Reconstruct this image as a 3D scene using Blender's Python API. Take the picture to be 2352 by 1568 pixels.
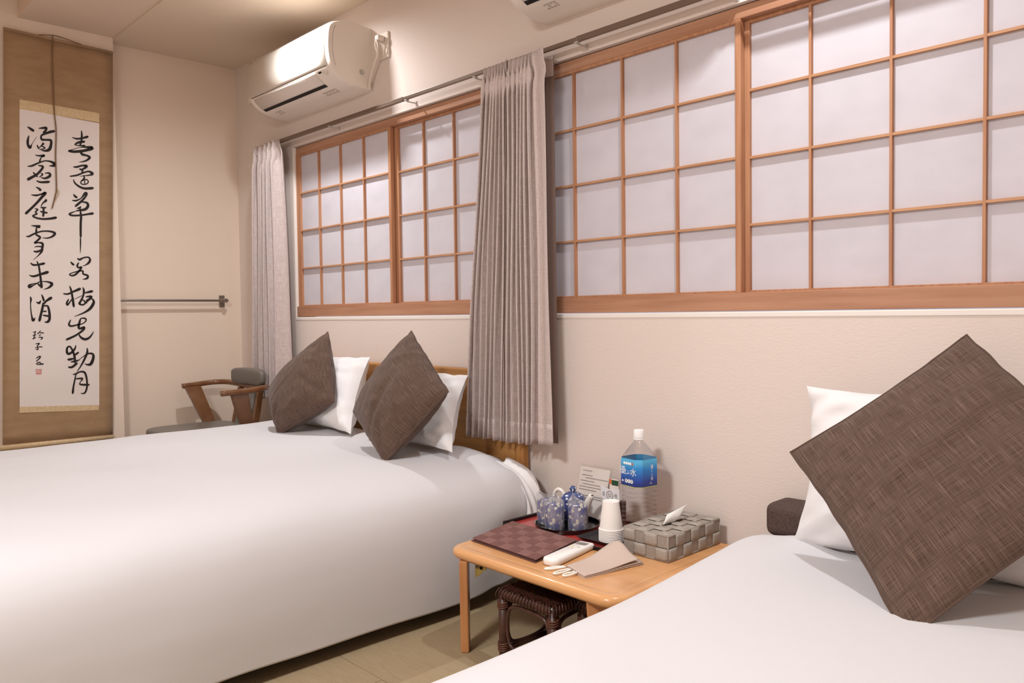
import bpy, math, random
from mathutils import Vector, Matrix, noise

# ------------------------------------------------------------------ camera
F_PX, YAW, PITCH, ROLL = 1832.3, -0.80708, -0.034573, -0.013024
CAM = Vector((0.0, -2.05, 0.97))
_f = Vector((math.sin(YAW)*math.cos(PITCH), math.cos(YAW)*math.cos(PITCH), math.sin(PITCH)))
_r = _f.cross(Vector((0, 0, 1))).normalized()
_u = _r.cross(_f)
CR = math.cos(ROLL)*_r + math.sin(ROLL)*_u
CU = -math.sin(ROLL)*_r + math.cos(ROLL)*_u
CF = _f

scene = bpy.context.scene
for o in list(bpy.data.objects):
    bpy.data.objects.remove(o)
cam_d = bpy.data.cameras.new('camera')
cam = bpy.data.objects.new('camera', cam_d)
scene.collection.objects.link(cam)
cam_d.sensor_fit = 'HORIZONTAL'
cam_d.sensor_width = 36.0
cam_d.lens = 36.0*F_PX/2352.0
cam_d.clip_start = 0.02
m = Matrix((( CR.x, CU.x, -CF.x, CAM.x), (CR.y, CU.y, -CF.y, CAM.y), (CR.z, CU.z, -CF.z, CAM.z), (0, 0, 0, 1)))
cam.matrix_world = m
scene.camera = cam


def ray(x, y):
    return CR*((x-1176)/F_PX) - CU*((y-784)/F_PX) + CF


def PY(x, y, Y=0.0):
    d = ray(x, y); return CAM + d*((Y-CAM.y)/d.y)


def PZ(x, y, Z=0.0):
    d = ray(x, y); return CAM + d*((Z-CAM.z)/d.z)


def PX(x, y, X=0.0):
    d = ray(x, y); return CAM + d*((X-CAM.x)/d.x)


# ------------------------------------------------------------------ world, lights, exposure
scene.view_settings.view_transform = 'Standard'
scene.view_settings.look = 'None'
scene.view_settings.gamma = 1.0
scene.view_settings.use_curve_mapping = False
scene.view_settings.exposure = 0.05
w = bpy.data.worlds.new('world'); scene.world = w
w.use_nodes = True
w.node_tree.nodes['Background'].inputs[0].default_value = (0.78, 0.80, 1.0, 1)
w.node_tree.nodes['Background'].inputs[1].default_value = 0.55

LAMP_A = Vector((-3.17, -0.40, 2.376))
LAMP_B = Vector((-0.92, -0.40, 2.376))
FILL_LAMP = Vector((-0.95, -2.95, 2.55))  # added lamp out of view, soft fill for the beds and walls
LIGHT_COL = (0.955, 0.980, 1.0)


def spot(name, loc, energy, size=math.radians(165), blend=1.0, radius=0.03):
    d = bpy.data.lights.new(name, 'SPOT'); d.energy = energy; d.spot_size = size
    d.spot_blend = blend; d.shadow_soft_size = radius; d.color = LIGHT_COL
    o = bpy.data.objects.new(name, d); scene.collection.objects.link(o); o.location = loc
    return o


spot('downlight_beam_a', LAMP_A + Vector((0, 0, -0.010)), 80)
spot('downlight_beam_b', LAMP_B + Vector((0, 0, -0.010)), 56)
d = bpy.data.lights.new('fill_lamp_beam', 'AREA'); d.shape = 'DISK'; d.size = 0.5; d.energy = 90; d.color = LIGHT_COL
o = bpy.data.objects.new('fill_lamp_beam', d); scene.collection.objects.link(o); o.location = FILL_LAMP + Vector((0, 0, -0.075))

# ------------------------------------------------------------------ helpers
RND = random.Random(7)


def lin(c):
    def g(v):
        v /= 255.0
        return v/12.92 if v <= 0.04045 else ((v+0.055)/1.055)**2.4
    return (g(c[0]), g(c[1]), g(c[2]), 1.0)


MATS = {}


def mat(name, col, rough=0.6, spec=0.3, metallic=0.0, bump=None, var=None, coat=0.0, trans=0.0, ior=1.45, coords='Object', sheen=0.0, translucent=0.0, emit=None, alpha=1.0):
    """bump=(scale xyz, strength, distance); var=(scale xyz, second colour, contrast lo, hi)"""
    m = bpy.data.materials.new(name); m.use_nodes = True
    nt = m.node_tree; b = nt.nodes['Principled BSDF']
    b.inputs['Base Color'].default_value = lin(col)
    b.inputs['Roughness'].default_value = rough
    b.inputs['Specular IOR Level'].default_value = spec
    b.inputs['Metallic'].default_value = metallic
    b.inputs['Coat Weight'].default_value = coat
    b.inputs['Transmission Weight'].default_value = trans
    b.inputs['IOR'].default_value = ior
    b.inputs['Sheen Weight'].default_value = sheen
    b.inputs['Alpha'].default_value = alpha
    if emit:
        b.inputs['Emission Color'].default_value = lin(emit[0]); b.inputs['Emission Strength'].default_value = emit[1]
    tc = None
    if bump or var:
        tc = nt.nodes.new('ShaderNodeTexCoord')

    def tex(scale, detail=4):
        mp = nt.nodes.new('ShaderNodeMapping'); mp.inputs['Scale'].default_value = scale
        nt.links.new(tc.outputs[coords], mp.inputs['Vector'])
        n = nt.nodes.new('ShaderNodeTexNoise'); n.inputs['Scale'].default_value = 1.0; n.inputs['Detail'].default_value = detail
        nt.links.new(mp.outputs[0], n.inputs['Vector'])
        return n
    if var:
        vs = var if isinstance(var, list) else [var]
        prev = None
        for (sc, c2, lo, hi) in vs:
            n = tex(sc)
            r = nt.nodes.new('ShaderNodeMapRange'); r.inputs[1].default_value = lo; r.inputs[2].default_value = hi
            nt.links.new(n.outputs[0], r.inputs[0])
            mx = nt.nodes.new('ShaderNodeMix'); mx.data_type = 'RGBA'
            if prev is None:
                mx.inputs[6].default_value = lin(col)
            else:
                nt.links.new(prev, mx.inputs[6])
            mx.inputs[7].default_value = lin(c2)
            nt.links.new(r.outputs[0], mx.inputs[0])
            prev = mx.outputs[2]
        nt.links.new(prev, b.inputs['Base Color'])
    if bump:
        bs = bump if isinstance(bump, list) else [bump]
        pn = None
        for (sc, st, di) in bs:
            n = tex(sc, 3)
            bp = nt.nodes.new('ShaderNodeBump'); bp.inputs['Strength'].default_value = st; bp.inputs['Distance'].default_value = di
            nt.links.new(n.outputs[0], bp.inputs['Height'])
            if pn:
                nt.links.new(pn, bp.inputs['Normal'])
            pn = bp.outputs[0]
        nt.links.new(pn, b.inputs['Normal'])
    if translucent > 0:
        out = nt.nodes['Material Output']
        t = nt.nodes.new('ShaderNodeBsdfTranslucent'); t.inputs[0].default_value = lin(col)
        ms = nt.nodes.new('ShaderNodeMixShader'); ms.inputs[0].default_value = translucent
        nt.links.new(b.outputs[0], ms.inputs[1]); nt.links.new(t.outputs[0], ms.inputs[2])
        nt.links.new(ms.outputs[0], out.inputs[0])
    MATS[name] = m
    return m


mat('wall', (224, 210, 202), 0.85, 0.2, bump=[((80, 80, 170), 0.16, 0.0025), ((220, 220, 380), 0.16, 0.0012)])
mat('wall_smooth', (232, 213, 196), 0.85, 0.2, bump=((60, 60, 60), 0.15, 0.002))
mat('soffit', (226, 206, 188), 0.9, 0.1)
mat('ceiling', (222, 204, 184), 0.9, 0.1, bump=((40, 40, 40), 0.1, 0.002))
mat('reveal', (236, 228, 222), 0.6, 0.3)
mat('cedar', (184, 138, 110), 0.5, 0.35, var=[((3, 8, 60), (162, 114, 88), 0.35, 0.75), ((1.2, 3, 9), (194, 150, 122), 0.5, 0.9)], bump=((8, 30, 300), 0.08, 0.001))
mat('cedar_v', (188, 138, 104), 0.5, 0.35, var=[((90, 40, 4), (162, 108, 78), 0.35, 0.8)])
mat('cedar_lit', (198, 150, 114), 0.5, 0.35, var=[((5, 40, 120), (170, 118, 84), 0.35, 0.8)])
mat('shoji_paper', (222, 217, 224), 0.9, 0.1, translucent=0.18, var=((9, 9, 14), (216, 211, 218), 0.4, 0.7))
mat('tatami', (170, 150, 120), 0.75, 0.25, var=[((14, 700, 1), (152, 131, 101), 0.38, 0.66), ((700, 40, 1), (160, 140, 110), 0.45, 0.7)], bump=((20, 800, 1), 0.4, 0.0012))
mat('tatami_edge', (112, 100, 72), 0.8, 0.2)
mat('oak', (186, 136, 82), 0.45, 0.35, var=[((2.0, 6, 28), (160, 110, 62), 0.35, 0.75), ((5, 20, 160), (140, 92, 50), 0.55, 0.85)])
mat('oak_edge', (190, 136, 78), 0.45, 0.35, var=((20, 20, 4), (166, 112, 62), 0.35, 0.75))
mat('honey', (218, 164, 112), 0.28, 0.5, coat=0.35, var=[((2.5, 16, 6), (204, 146, 94), 0.35, 0.75), ((6, 60, 20), (196, 134, 84), 0.6, 0.9)])
mat('honey_leg', (196, 138, 90), 0.35, 0.45, coat=0.2, var=((30, 30, 3), (174, 114, 70), 0.35, 0.75))
mat('walnut', (126, 86, 56), 0.22, 0.5, coat=0.4, var=((12, 12, 12), (104, 64, 38), 0.35, 0.7))
mat('linen_white', (228, 224, 224), 0.9, 0.15, sheen=0.2, bump=((5, 5, 5), 0.12, 0.01))
mat('linen_duvet', (210, 207, 209), 0.9, 0.15, sheen=0.15, bump=((3.5, 2.0, 3.5), 0.25, 0.02))
mat('brown_linen', (98, 78, 69), 0.95, 0.1, coords='UV', sheen=0.15, var=[((7, 330, 1), (70, 53, 46), 0.38, 0.66), ((330, 7, 1), (130, 108, 95), 0.48, 0.78)], bump=[((300, 300, 1), 0.5, 0.0015), ((3, 3, 1), 0.2, 0.01)])
mat('curtain', (200, 184, 180), 0.9, 0.1, coords='UV', sheen=0.1, var=[((30, 260, 1), (182, 165, 161), 0.4, 0.7), ((260, 30, 1), (212, 197, 192), 0.45, 0.8)], bump=((200, 400, 1), 0.3, 0.001))
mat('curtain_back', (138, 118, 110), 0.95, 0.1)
mat('rod', (126, 108, 95), 0.35, 0.5, metallic=0.4)
mat('rod_grey', (190, 184, 180), 0.4, 0.5)
mat('ac_white', (238, 228, 218), 0.32, 0.5, coat=0.15)
mat('ac_flap', (230, 220, 212), 0.4, 0.4)
mat('ac_dark', (30, 26, 24), 0.6, 0.3)
mat('ac_line', (120, 104, 92), 0.7, 0.2)
mat('ac_print', (190, 178, 168), 0.7, 0.2)
mat('ac_grey', (196, 188, 180), 0.5, 0.4)
mat('cord_white', (226, 214, 202), 0.5, 0.4)
mat('silk_brown', (166, 134, 102), 0.75, 0.25, sheen=0.2, var=[((1, 8, 30), (156, 124, 92), 0.4, 0.65), ((1, 240, 300), (178, 148, 116), 0.55, 0.85)])
mat('silk_gold', (206, 178, 140), 0.65, 0.3, var=((1, 90, 60), (220, 196, 160), 0.45, 0.75))
mat('rice_paper', (226, 214, 208), 0.95, 0.1, var=[((1, 1.5, 5), (232, 221, 216), 0.4, 0.7)])
mat('ink', (38, 30, 27), 0.6, 0.3)
mat('seal_red', (205, 118, 112), 0.8, 0.2)
mat('cord_brown', (128, 98, 70), 0.8, 0.2)
mat('steel', (150, 140, 132), 0.3, 0.5, metallic=0.8)
mat('vinyl_grey', (112, 106, 100), 0.38, 0.45, bump=((120, 120, 120), 0.1, 0.001))
mat('lacquer_black', (18, 15, 15), 0.18, 0.5, coat=0.3)
mat('lacquer_red', (168, 58, 52), 0.3, 0.45, coat=0.2)
mat('matte_black', (34, 31, 33), 0.45, 0.4)
mat('porcelain', (232, 226, 218), 0.25, 0.5, coat=0.3)
mat('paper_cup', (240, 234, 230), 0.7, 0.3)
mat('woven_a', (136, 98, 92), 0.6, 0.3, var=((30, 420, 30), (118, 82, 76), 0.4, 0.65))
mat('woven_b', (120, 82, 76), 0.6, 0.3, var=((420, 30, 30), (102, 68, 62), 0.4, 0.65))
mat('folder_brown', (96, 62, 56), 0.6, 0.3)
mat('weave_h', (170, 160, 151), 0.7, 0.25, var=((90, 90, 1300), (154, 144, 135), 0.42, 0.6))
mat('weave_v', (162, 152, 143), 0.7, 0.25, var=((1100, 1100, 90), (146, 136, 127), 0.42, 0.6))
mat('weave_gap', (58, 51, 46), 0.9, 0.1)
mat('tissue', (246, 243, 240), 0.9, 0.1, translucent=0.25)
mat('remote_white', (240, 236, 232), 0.35, 0.45)
mat('remote_dark', (128, 124, 118), 0.3, 0.5)
mat('remote_print', (126, 124, 118), 0.6, 0.3)
mat('remote_yellow', (222, 204, 120), 0.6, 0.3)
mat('remote_green', (150, 190, 150), 0.6, 0.3)
mat('pouch', (200, 180, 168), 0.95, 0.1, bump=((600, 600, 600), 0.15, 0.0006), var=((700, 700, 30), (192, 171, 158), 0.4, 0.7))
mat('string_white', (240, 236, 228), 0.8, 0.2)
mat('rattan', (74, 44, 34), 0.35, 0.5, coat=0.2, var=((60, 60, 60), (54, 30, 24), 0.4, 0.7))
mat('rattan_wrap', (92, 56, 42), 0.4, 0.45)
mat('brass', (186, 164, 92), 0.35, 0.5, metallic=0.7)
mat('dark_void', (40, 34, 30), 0.9, 0.1)
mat('headboard_fabric', (92, 76, 70), 0.9, 0.15, var=((300, 300, 300), (70, 56, 52), 0.4, 0.7))
mat('bottle_cap', (244, 242, 242), 0.5, 0.4)
mat('print_dark', (104, 96, 94), 0.8, 0.2)
mat('card_white', (226, 216, 210), 0.7, 0.3)
mat('print_white', (244, 246, 250), 0.6, 0.3)
mat('sachet', (224, 222, 226), 0.4, 0.45)
mat('box_brown', (84, 54, 44), 0.6, 0.3)
mat('orange', (214, 110, 60), 0.6, 0.3)
mat('green_dark', (40, 76, 52), 0.6, 0.3)
mat('lime', (196, 210, 90), 0.6, 0.3)
mat('lamp_ring', (236, 232, 226), 0.5, 0.3)
mat('lamp_glow', (255, 244, 230), 0.5, 0.3, emit=((255, 240, 222), 3.0))


def film_material():
    m = bpy.data.materials.new('film'); m.use_nodes = True; nt = m.node_tree
    out = nt.nodes['Material Output']; nt.nodes.remove(nt.nodes['Principled BSDF'])
    t = nt.nodes.new('ShaderNodeBsdfTransparent')
    g = nt.nodes.new('ShaderNodeBsdfGlossy'); g.inputs['Roughness'].default_value = 0.15
    df = nt.nodes.new('ShaderNodeBsdfDiffuse'); df.inputs[0].default_value = lin((232, 228, 232))
    tl = nt.nodes.new('ShaderNodeBsdfTranslucent'); tl.inputs[0].default_value = lin((232, 228, 232))
    m1 = nt.nodes.new('ShaderNodeMixShader'); m1.inputs[0].default_value = 0.45
    nt.links.new(df.outputs[0], m1.inputs[1]); nt.links.new(tl.outputs[0], m1.inputs[2])
    m3 = nt.nodes.new('ShaderNodeMixShader'); m3.inputs[0].default_value = 0.35
    nt.links.new(m1.outputs[0], m3.inputs[1]); nt.links.new(g.outputs[0], m3.inputs[2])
    tc = nt.nodes.new('ShaderNodeTexCoord')
    mp = nt.nodes.new('ShaderNodeMapping'); mp.inputs['Scale'].default_value = (48, 48, 16)
    n = nt.nodes.new('ShaderNodeTexNoise'); n.inputs['Scale'].default_value = 1.0; n.inputs['Detail'].default_value = 3
    n.inputs['Distortion'].default_value = 1.2
    r = nt.nodes.new('ShaderNodeMapRange'); r.inputs[1].default_value = 0.42; r.inputs[2].default_value = 0.75
    r.inputs[3].default_value = 0.22; r.inputs[4].default_value = 0.80
    nt.links.new(tc.outputs['Object'], mp.inputs[0]); nt.links.new(mp.outputs[0], n.inputs['Vector']); nt.links.new(n.outputs[0], r.inputs[0])
    m2 = nt.nodes.new('ShaderNodeMixShader')
    nt.links.new(r.outputs[0], m2.inputs[0]); nt.links.new(t.outputs[0], m2.inputs[1]); nt.links.new(m3.outputs[0], m2.inputs[2])
    nt.links.new(m2.outputs[0], out.inputs[0])
    MATS['film'] = m


film_material()


def thin_plastic(name, tint, amount):
    m = bpy.data.materials.new(name); m.use_nodes = True; nt = m.node_tree
    out = nt.nodes['Material Output']; nt.nodes.remove(nt.nodes['Principled BSDF'])
    t = nt.nodes.new('ShaderNodeBsdfTransparent'); t.inputs[0].default_value = tint
    g = nt.nodes.new('ShaderNodeBsdfGlossy'); g.inputs['Roughness'].default_value = 0.06
    lw = nt.nodes.new('ShaderNodeLayerWeight'); lw.inputs[0].default_value = 0.5
    fr = nt.nodes.new('ShaderNodeMath'); fr.operation = 'POWER'; fr.inputs[1].default_value = 2.0
    nt.links.new(lw.outputs['Facing'], fr.inputs[0])
    a = nt.nodes.new('ShaderNodeMath'); a.operation = 'MULTIPLY_ADD'; a.inputs[1].default_value = amount; a.inputs[2].default_value = 0.02; a.use_clamp = True
    mx = nt.nodes.new('ShaderNodeMixShader')
    nt.links.new(fr.outputs[0], a.inputs[0]); nt.links.new(a.outputs[0], mx.inputs[0])
    nt.links.new(t.outputs[0], mx.inputs[1]); nt.links.new(g.outputs[0], mx.inputs[2]); nt.links.new(mx.outputs[0], out.inputs[0])
    MATS[name] = m


thin_plastic('clear_plastic', (0.95, 0.95, 0.955, 1), 0.75)
thin_plastic('acrylic', (0.985, 0.985, 0.985, 1), 0.5)


def flower_material(name, base, flower, scale):
    m = bpy.data.materials.new(name); m.use_nodes = True; nt = m.node_tree; b = nt.nodes['Principled BSDF']
    b.inputs['Roughness'].default_value = 0.22; b.inputs['Coat Weight'].default_value = 0.4
    tc = nt.nodes.new('ShaderNodeTexCoord')
    v = nt.nodes.new('ShaderNodeTexVoronoi'); v.inputs['Scale'].default_value = scale; v.inputs['Randomness'].default_value = 0.8
    n = nt.nodes.new('ShaderNodeTexNoise'); n.inputs['Scale'].default_value = scale*3.2; n.inputs['Detail'].default_value = 1
    nt.links.new(tc.outputs['Object'], v.inputs['Vector']); nt.links.new(tc.outputs['Object'], n.inputs['Vector'])
    a = nt.nodes.new('ShaderNodeMath'); a.operation = 'MULTIPLY_ADD'; a.inputs[1].default_value = 0.35
    nt.links.new(n.outputs[0], a.inputs[0]); nt.links.new(v.outputs['Distance'], a.inputs[2])
    r = nt.nodes.new('ShaderNodeMapRange'); r.inputs[1].default_value = 0.43; r.inputs[2].default_value = 0.49
    nt.links.new(a.outputs[0], r.inputs[0])
    n2 = nt.nodes.new('ShaderNodeTexNoise'); n2.inputs['Scale'].default_value = 60
    nt.links.new(tc.outputs['Object'], n2.inputs['Vector'])
    mb = nt.nodes.new('ShaderNodeMix'); mb.data_type = 'RGBA'
    mb.inputs[6].default_value = lin(base); mb.inputs[7].default_value = lin((base[0]+45, base[1]+50, base[2]+40))
    nt.links.new(n2.outputs[0], mb.inputs[0])
    mx = nt.nodes.new('ShaderNodeMix'); mx.data_type = 'RGBA'
    mx.inputs[6].default_value = lin(flower)
    nt.links.new(mb.outputs[2], mx.inputs[7])
    nt.links.new(r.outputs[0], mx.inputs[0]); nt.links.new(mx.outputs[2], b.inputs['Base Color'])
    MATS[name] = m


flower_material('blue_flower', (40, 46, 118), (238, 234, 206), 58)
flower_material('blue_lid', (34, 46, 104), (226, 232, 240), 80)


def label_material():
    m = bpy.data.materials.new('bottle_label'); m.use_nodes = True; nt = m.node_tree; b = nt.nodes['Principled BSDF']
    b.inputs['Roughness'].default_value = 0.3
    tc = nt.nodes.new('ShaderNodeTexCoord'); s = nt.nodes.new('ShaderNodeSeparateXYZ')
    nt.links.new(tc.outputs['Generated'], s.inputs[0])
    n = nt.nodes.new('ShaderNodeTexNoise'); n.inputs['Scale'].default_value = 3
    nt.links.new(tc.outputs['Generated'], n.inputs['Vector'])
    a = nt.nodes.new('ShaderNodeMath'); a.operation = 'MULTIPLY_ADD'; a.inputs[1].default_value = 0.18
    nt.links.new(n.outputs[0], a.inputs[0]); nt.links.new(s.outputs[2], a.inputs[2])
    cr = nt.nodes.new('ShaderNodeValToRGB')
    e = cr.color_ramp.elements
    e[0].position = 0.1; e[0].color = lin((38, 48, 118))
    e[1].position = 1.0; e[1].color = lin((84, 176, 222))
    for p, c in ((0.3, (34, 62, 146)), (0.5, (36, 96, 178)), (0.75, (34, 132, 204))):
        k = e.new(p); k.color = lin(c)
    nt.links.new(a.outputs[0], cr.inputs[0]); nt.links.new(cr.outputs[0], b.inputs['Base Color'])
    MATS['bottle_label'] = m


label_material()


class MB:
    def __init__(s):
        s.v = []; s.f = []; s.uv = {}

    def add(s, vs, fs, uvs=None):
        b = len(s.v); s.v += [Vector(p) for p in vs]
        for i, f in enumerate(fs):
            s.f.append(tuple(b+k for k in f))
        if uvs:
            for i, u in enumerate(uvs):
                s.uv[b+i] = u
        return s

    def box(s, x0, x1, y0, y1, z0, z1):
        return s.add([(x0, y0, z0), (x1, y0, z0), (x1, y1, z0), (x0, y1, z0), (x0, y0, z1), (x1, y0, z1), (x1, y1, z1), (x0, y1, z1)],
                     [(0, 3, 2, 1), (4, 5, 6, 7), (0, 1, 5, 4), (1, 2, 6, 5), (2, 3, 7, 6), (3, 0, 4, 7)])

    def hexa(s, bot, top):
        return s.add(list(bot)+list(top), [(0, 3, 2, 1), (4, 5, 6, 7), (0, 1, 5, 4), (1, 2, 6, 5), (2, 3, 7, 6), (3, 0, 4, 7)])

    def rings(s, rings, cap0=True, cap1=True, closed=True):
        n = len(rings[0]); vs = [p for r in rings for p in r]; fs = []
        for i in range(len(rings)-1):
            for j in range(n if closed else n-1):
                k = (j+1) % n
                fs.append((i*n+j, i*n+k, (i+1)*n+k, (i+1)*n+j))
        if cap0: fs.append(tuple(range(n-1, -1, -1)))
        if cap1: fs.append(tuple((len(rings)-1)*n+j for j in range(n)))
        return s.add(vs, fs)

    def lathe(s, c, prof, n=32, cap0=False, cap1=False):
        c = Vector(c)
        return s.rings([[c+Vector((r*math.cos(2*math.pi*j/n), r*math.sin(2*math.pi*j/n), z)) for j in range(n)] for r, z in prof], cap0, cap1)

    def tube(s, pts, r, n=10, closed=False, sq=None):
        pts = [Vector(p) for p in pts]; N = len(pts)
        rr = r if isinstance(r, (list, tuple)) else [r]*N
        rings = []; prev = None
        for i, p in enumerate(pts):
            a = pts[(i-1) % N] if (i > 0 or closed) else p
            b = pts[(i+1) % N] if (i < N-1 or closed) else p
            t = (b-a).normalized()
            if prev is None:
                ref = Vector((0, 0, 1)) if abs(t.z) < 0.9 else Vector((1, 0, 0))
            else:
                ref = prev
            side = t.cross(ref).normalized(); up = side.cross(t).normalized(); prev = up
            ring = []
            for j in range(n):
                an = 2*math.pi*(j+0.5)/n
                ca, sa = math.cos(an), math.sin(an)
                if sq:
                    ca = math.copysign(abs(ca)**0.6, ca)*sq[0]; sa = math.copysign(abs(sa)**0.6, sa)*sq[1]
                ring.append(p+side*(ca*rr[i])+up*(sa*rr[i]))
            rings.append(ring)
        if closed:
            rings.append(rings[0])
        return s.rings(rings, not closed, not closed)

    def grid(s, fn, nu, nv, u0=0, u1=1, v0=0, v1=1, uvs=(1, 1), flip=False):
        vs = []; uv = []
        for j in range(nv+1):
            for i in range(nu+1):
                a = i/nu; b = j/nv
                vs.append(fn(u0+(u1-u0)*a, v0+(v1-v0)*b)); uv.append((a*uvs[0], b*uvs[1]))
        fs = []
        for j in range(nv):
            for i in range(nu):
                q = (j*(nu+1)+i, j*(nu+1)+i+1, (j+1)*(nu+1)+i+1, (j+1)*(nu+1)+i)
                fs.append(q[::-1] if flip else q)
        return s.add(vs, fs, uv)

    def build(s, name, material, parent=None, loc=None, smooth=False, bevel=0.0, bseg=2, solid=0.0, subsurf=0, label=None, cat=None, group=None, kind=None, angle=None):
        me = bpy.data.meshes.new(name)
        if parent is not None:
            org = WORG[parent.name]
        elif loc is not None:
            org = Vector(loc)
        else:
            xs = [p.x for p in s.v]; ys = [p.y for p in s.v]; zs = [p.z for p in s.v]
            org = Vector(((min(xs)+max(xs))/2, (min(ys)+max(ys))/2, min(zs)))
        me.from_pydata([tuple(p-org) for p in s.v], [], s.f)
        if s.uv:
            ul = me.uv_layers.new(name='UVMap')
            for lp in me.loops:
                ul.data[lp.index].uv = s.uv.get(lp.vertex_index, (0, 0))
        me.validate(); me.update()
        if smooth:
            for p in me.polygons: p.use_smooth = True
        me.materials.append(MATS[material])
        ob = bpy.data.objects.new(name, me); scene.collection.objects.link(ob)
        if smooth and angle:
            me.set_sharp_from_angle(angle=math.radians(angle))
        if parent is not None:
            ob.parent = parent
        else:
            ob.location = org
        WORG[ob.name] = org
        if solid:
            md = ob.modifiers.new('thickness', 'SOLIDIFY'); md.thickness = solid; md.offset = 0
        if bevel:
            md = ob.modifiers.new('bevel', 'BEVEL'); md.width = bevel; md.segments = bseg; md.limit_method = 'ANGLE'; md.angle_limit = math.radians(40)
            md.harden_normals = False
        if subsurf:
            md = ob.modifiers.new('subsurf', 'SUBSURF'); md.levels = subsurf; md.render_levels = subsurf
        tag(ob, label, cat, group, kind)
        return ob


WORG = {}


def tag(o, label=None, cat=None, group=None, kind=None):
    if label: o['label'] = label
    if cat: o['category'] = cat
    if group: o['group'] = group
    if kind: o['kind'] = kind
    return o


def thing(name, loc, label=None, cat=None, group=None, kind=None):
    o = bpy.data.objects.new(name, None); scene.collection.objects.link(o)
    o.empty_display_size = 0.05
    o.location = loc; WORG[o.name] = Vector(loc)
    return tag(o, label, cat, group, kind)


def copy_tree(o, delta, parent=None, label=None):
    c = o.copy(); scene.collection.objects.link(c)
    if parent is None:
        c.location = o.location + Vector(delta)
        if label: c['label'] = label
    else:
        c.parent = parent
    for ch in list(o.children):
        copy_tree(ch, delta, c)
    return c


def crom(pts, k=6, closed=False):
    """Catmull-Rom through tuples of any length"""
    out = []; N = len(pts)
    rng = range(N if closed else N-1)
    for i in rng:
        if closed:
            p0, p1, p2, p3 = pts[(i-1) % N], pts[i], pts[(i+1) % N], pts[(i+2) % N]
        else:
            p0, p1, p2, p3 = pts[max(i-1, 0)], pts[i], pts[i+1], pts[min(i+2, N-1)]
        for j in range(k):
            t = j/k
            out.append(tuple(0.5*(2*b+(c-a)*t+(2*a-5*b+4*c-d)*t*t+(3*b-a-3*c+d)*t**3) for a, b, c, d in zip(p0, p1, p2, p3)))
    if not closed:
        out.append(tuple(pts[-1]))
    return out


def rounded_poly(corners, radii, n=8):
    out = []; N = len(corners)
    for i in range(N):
        p = Vector(corners[i]); a = (Vector(corners[i-1])-p).normalized(); b = (Vector(corners[(i+1) % N])-p).normalized()
        r = radii[i] if isinstance(radii, (list, tuple)) else radii
        ang = a.angle(b); d = r/math.tan(ang/2)
        c = p+(a+b).normalized()*(r/math.sin(ang/2))
        s0 = p+a*d-c; s1 = p+b*d-c
        t0 = math.atan2(s0.y, s0.x); t1 = math.atan2(s1.y, s1.x)
        dt = (t1-t0+math.pi) % (2*math.pi)-math.pi
        for k in range(n+1):
            t = t0+dt*k/n
            out.append(Vector((c.x+r*math.cos(t), c.y+r*math.sin(t))))
    return out


def inset(poly, d):
    N = len(poly); out = []
    for i in range(N):
        a = poly[i-1]; b = poly[(i+1) % N]
        t = (b-a).normalized(); out.append(poly[i]+Vector((-t.y, t.x))*d)
    return out


def nz(p, s=1.0, seed=0.0):
    return noise.noise(Vector((p[0]*s+seed, p[1]*s-seed, p[2]*s+seed*0.7)))


def smooth01(t):
    t = max(0.0, min(1.0, t)); return t*t*(3-2*t)


# ------------------------------------------------------------------ setting
XL, XR, YF, ZC = -4.388, 1.1, -4.2, 2.376      # recessed left wall, right wall, wall behind camera, ceiling
XP, YP = -4.31, -0.675                          # pillar face and its edge
W1 = (-3.753, -2.095, 0.968, 1.838)
W2 = (-2.062, -0.345, 0.968, 1.838)
WT = 0.12
b = MB()
b.box(XL-0.1, XR+0.1, 0, WT, -0.1, W1[2])
b.box(XL-0.1, XR+0.1, 0, WT, W1[3], 2.75)
b.box(XL-0.1, W1[0], 0, WT, W1[2], W1[3])
b.box(W1[1], W2[0], 0, WT, W1[2], W1[3])
b.box(W2[1], XR+0.1, 0, WT, W1[2], W1[3])
b.build('wall_back', 'wall', kind='structure')
MB().box(XL-0.12, XL, YP, 0, -0.1, 2.75).build('wall_left', 'wall_smooth', kind='structure')
MB().box(XL-0.12, XP, YF, YP, -0.1, 2.75).build('wall_pillar', 'wall_smooth', kind='structure')
MB().box(XR, XR+0.1, YF, 0, -0.1, 2.75).build('wall_right', 'wall_smooth', kind='structure')
MB().box(XL-0.12, XR+0.1, YF-0.1, YF, -0.1, 2.75).build('wall_front', 'wall_smooth', kind='structure')
MB().box(XL-0.1, XR+0.1, YP, WT, ZC, 2.76).build('ceiling', 'ceiling', kind='structure')
MB().box(XL-0.1, XR+0.1, -1.09, YP, ZC+0.006, 2.76).build('ceiling_soffit', 'soffit', kind='structure')
MB().box(XL-0.1, XR+0.1, YF-0.1, -1.09, 2.6, 2.76).build('ceiling_upper', 'soffit', kind='structure')
fl = MB().box(XL-0.1, XR+0.1, YF-0.1, WT, -0.1, -0.012).build('floor', 'dark_void', kind='structure')
ys = [0.0, -0.86, -1.72, -2.58, -3.44, YF]
xs = [XP+0.09, -2.62, -0.9, XR]
for j in range(5):
    off = -0.86 if j % 2 else 0.0
    cuts = [XL] + [x+off for x in (-2.62, -0.9, 0.82) if XL < x+off < XR] + [XR]
    for i in range(len(cuts)-1):
        x0, x1 = cuts[i]+0.001, cuts[i+1]-0.001
        y0, y1 = ys[j+1]+0.001, ys[j]-0.001
        mt = MB().box(x0, x1, y0, y1, -0.012, 0.0).build('tatami_mat', 'tatami', parent=fl)

# ---- shoji windows
PD, MW = 0.012, 0.007      # muntin depth and width


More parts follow.
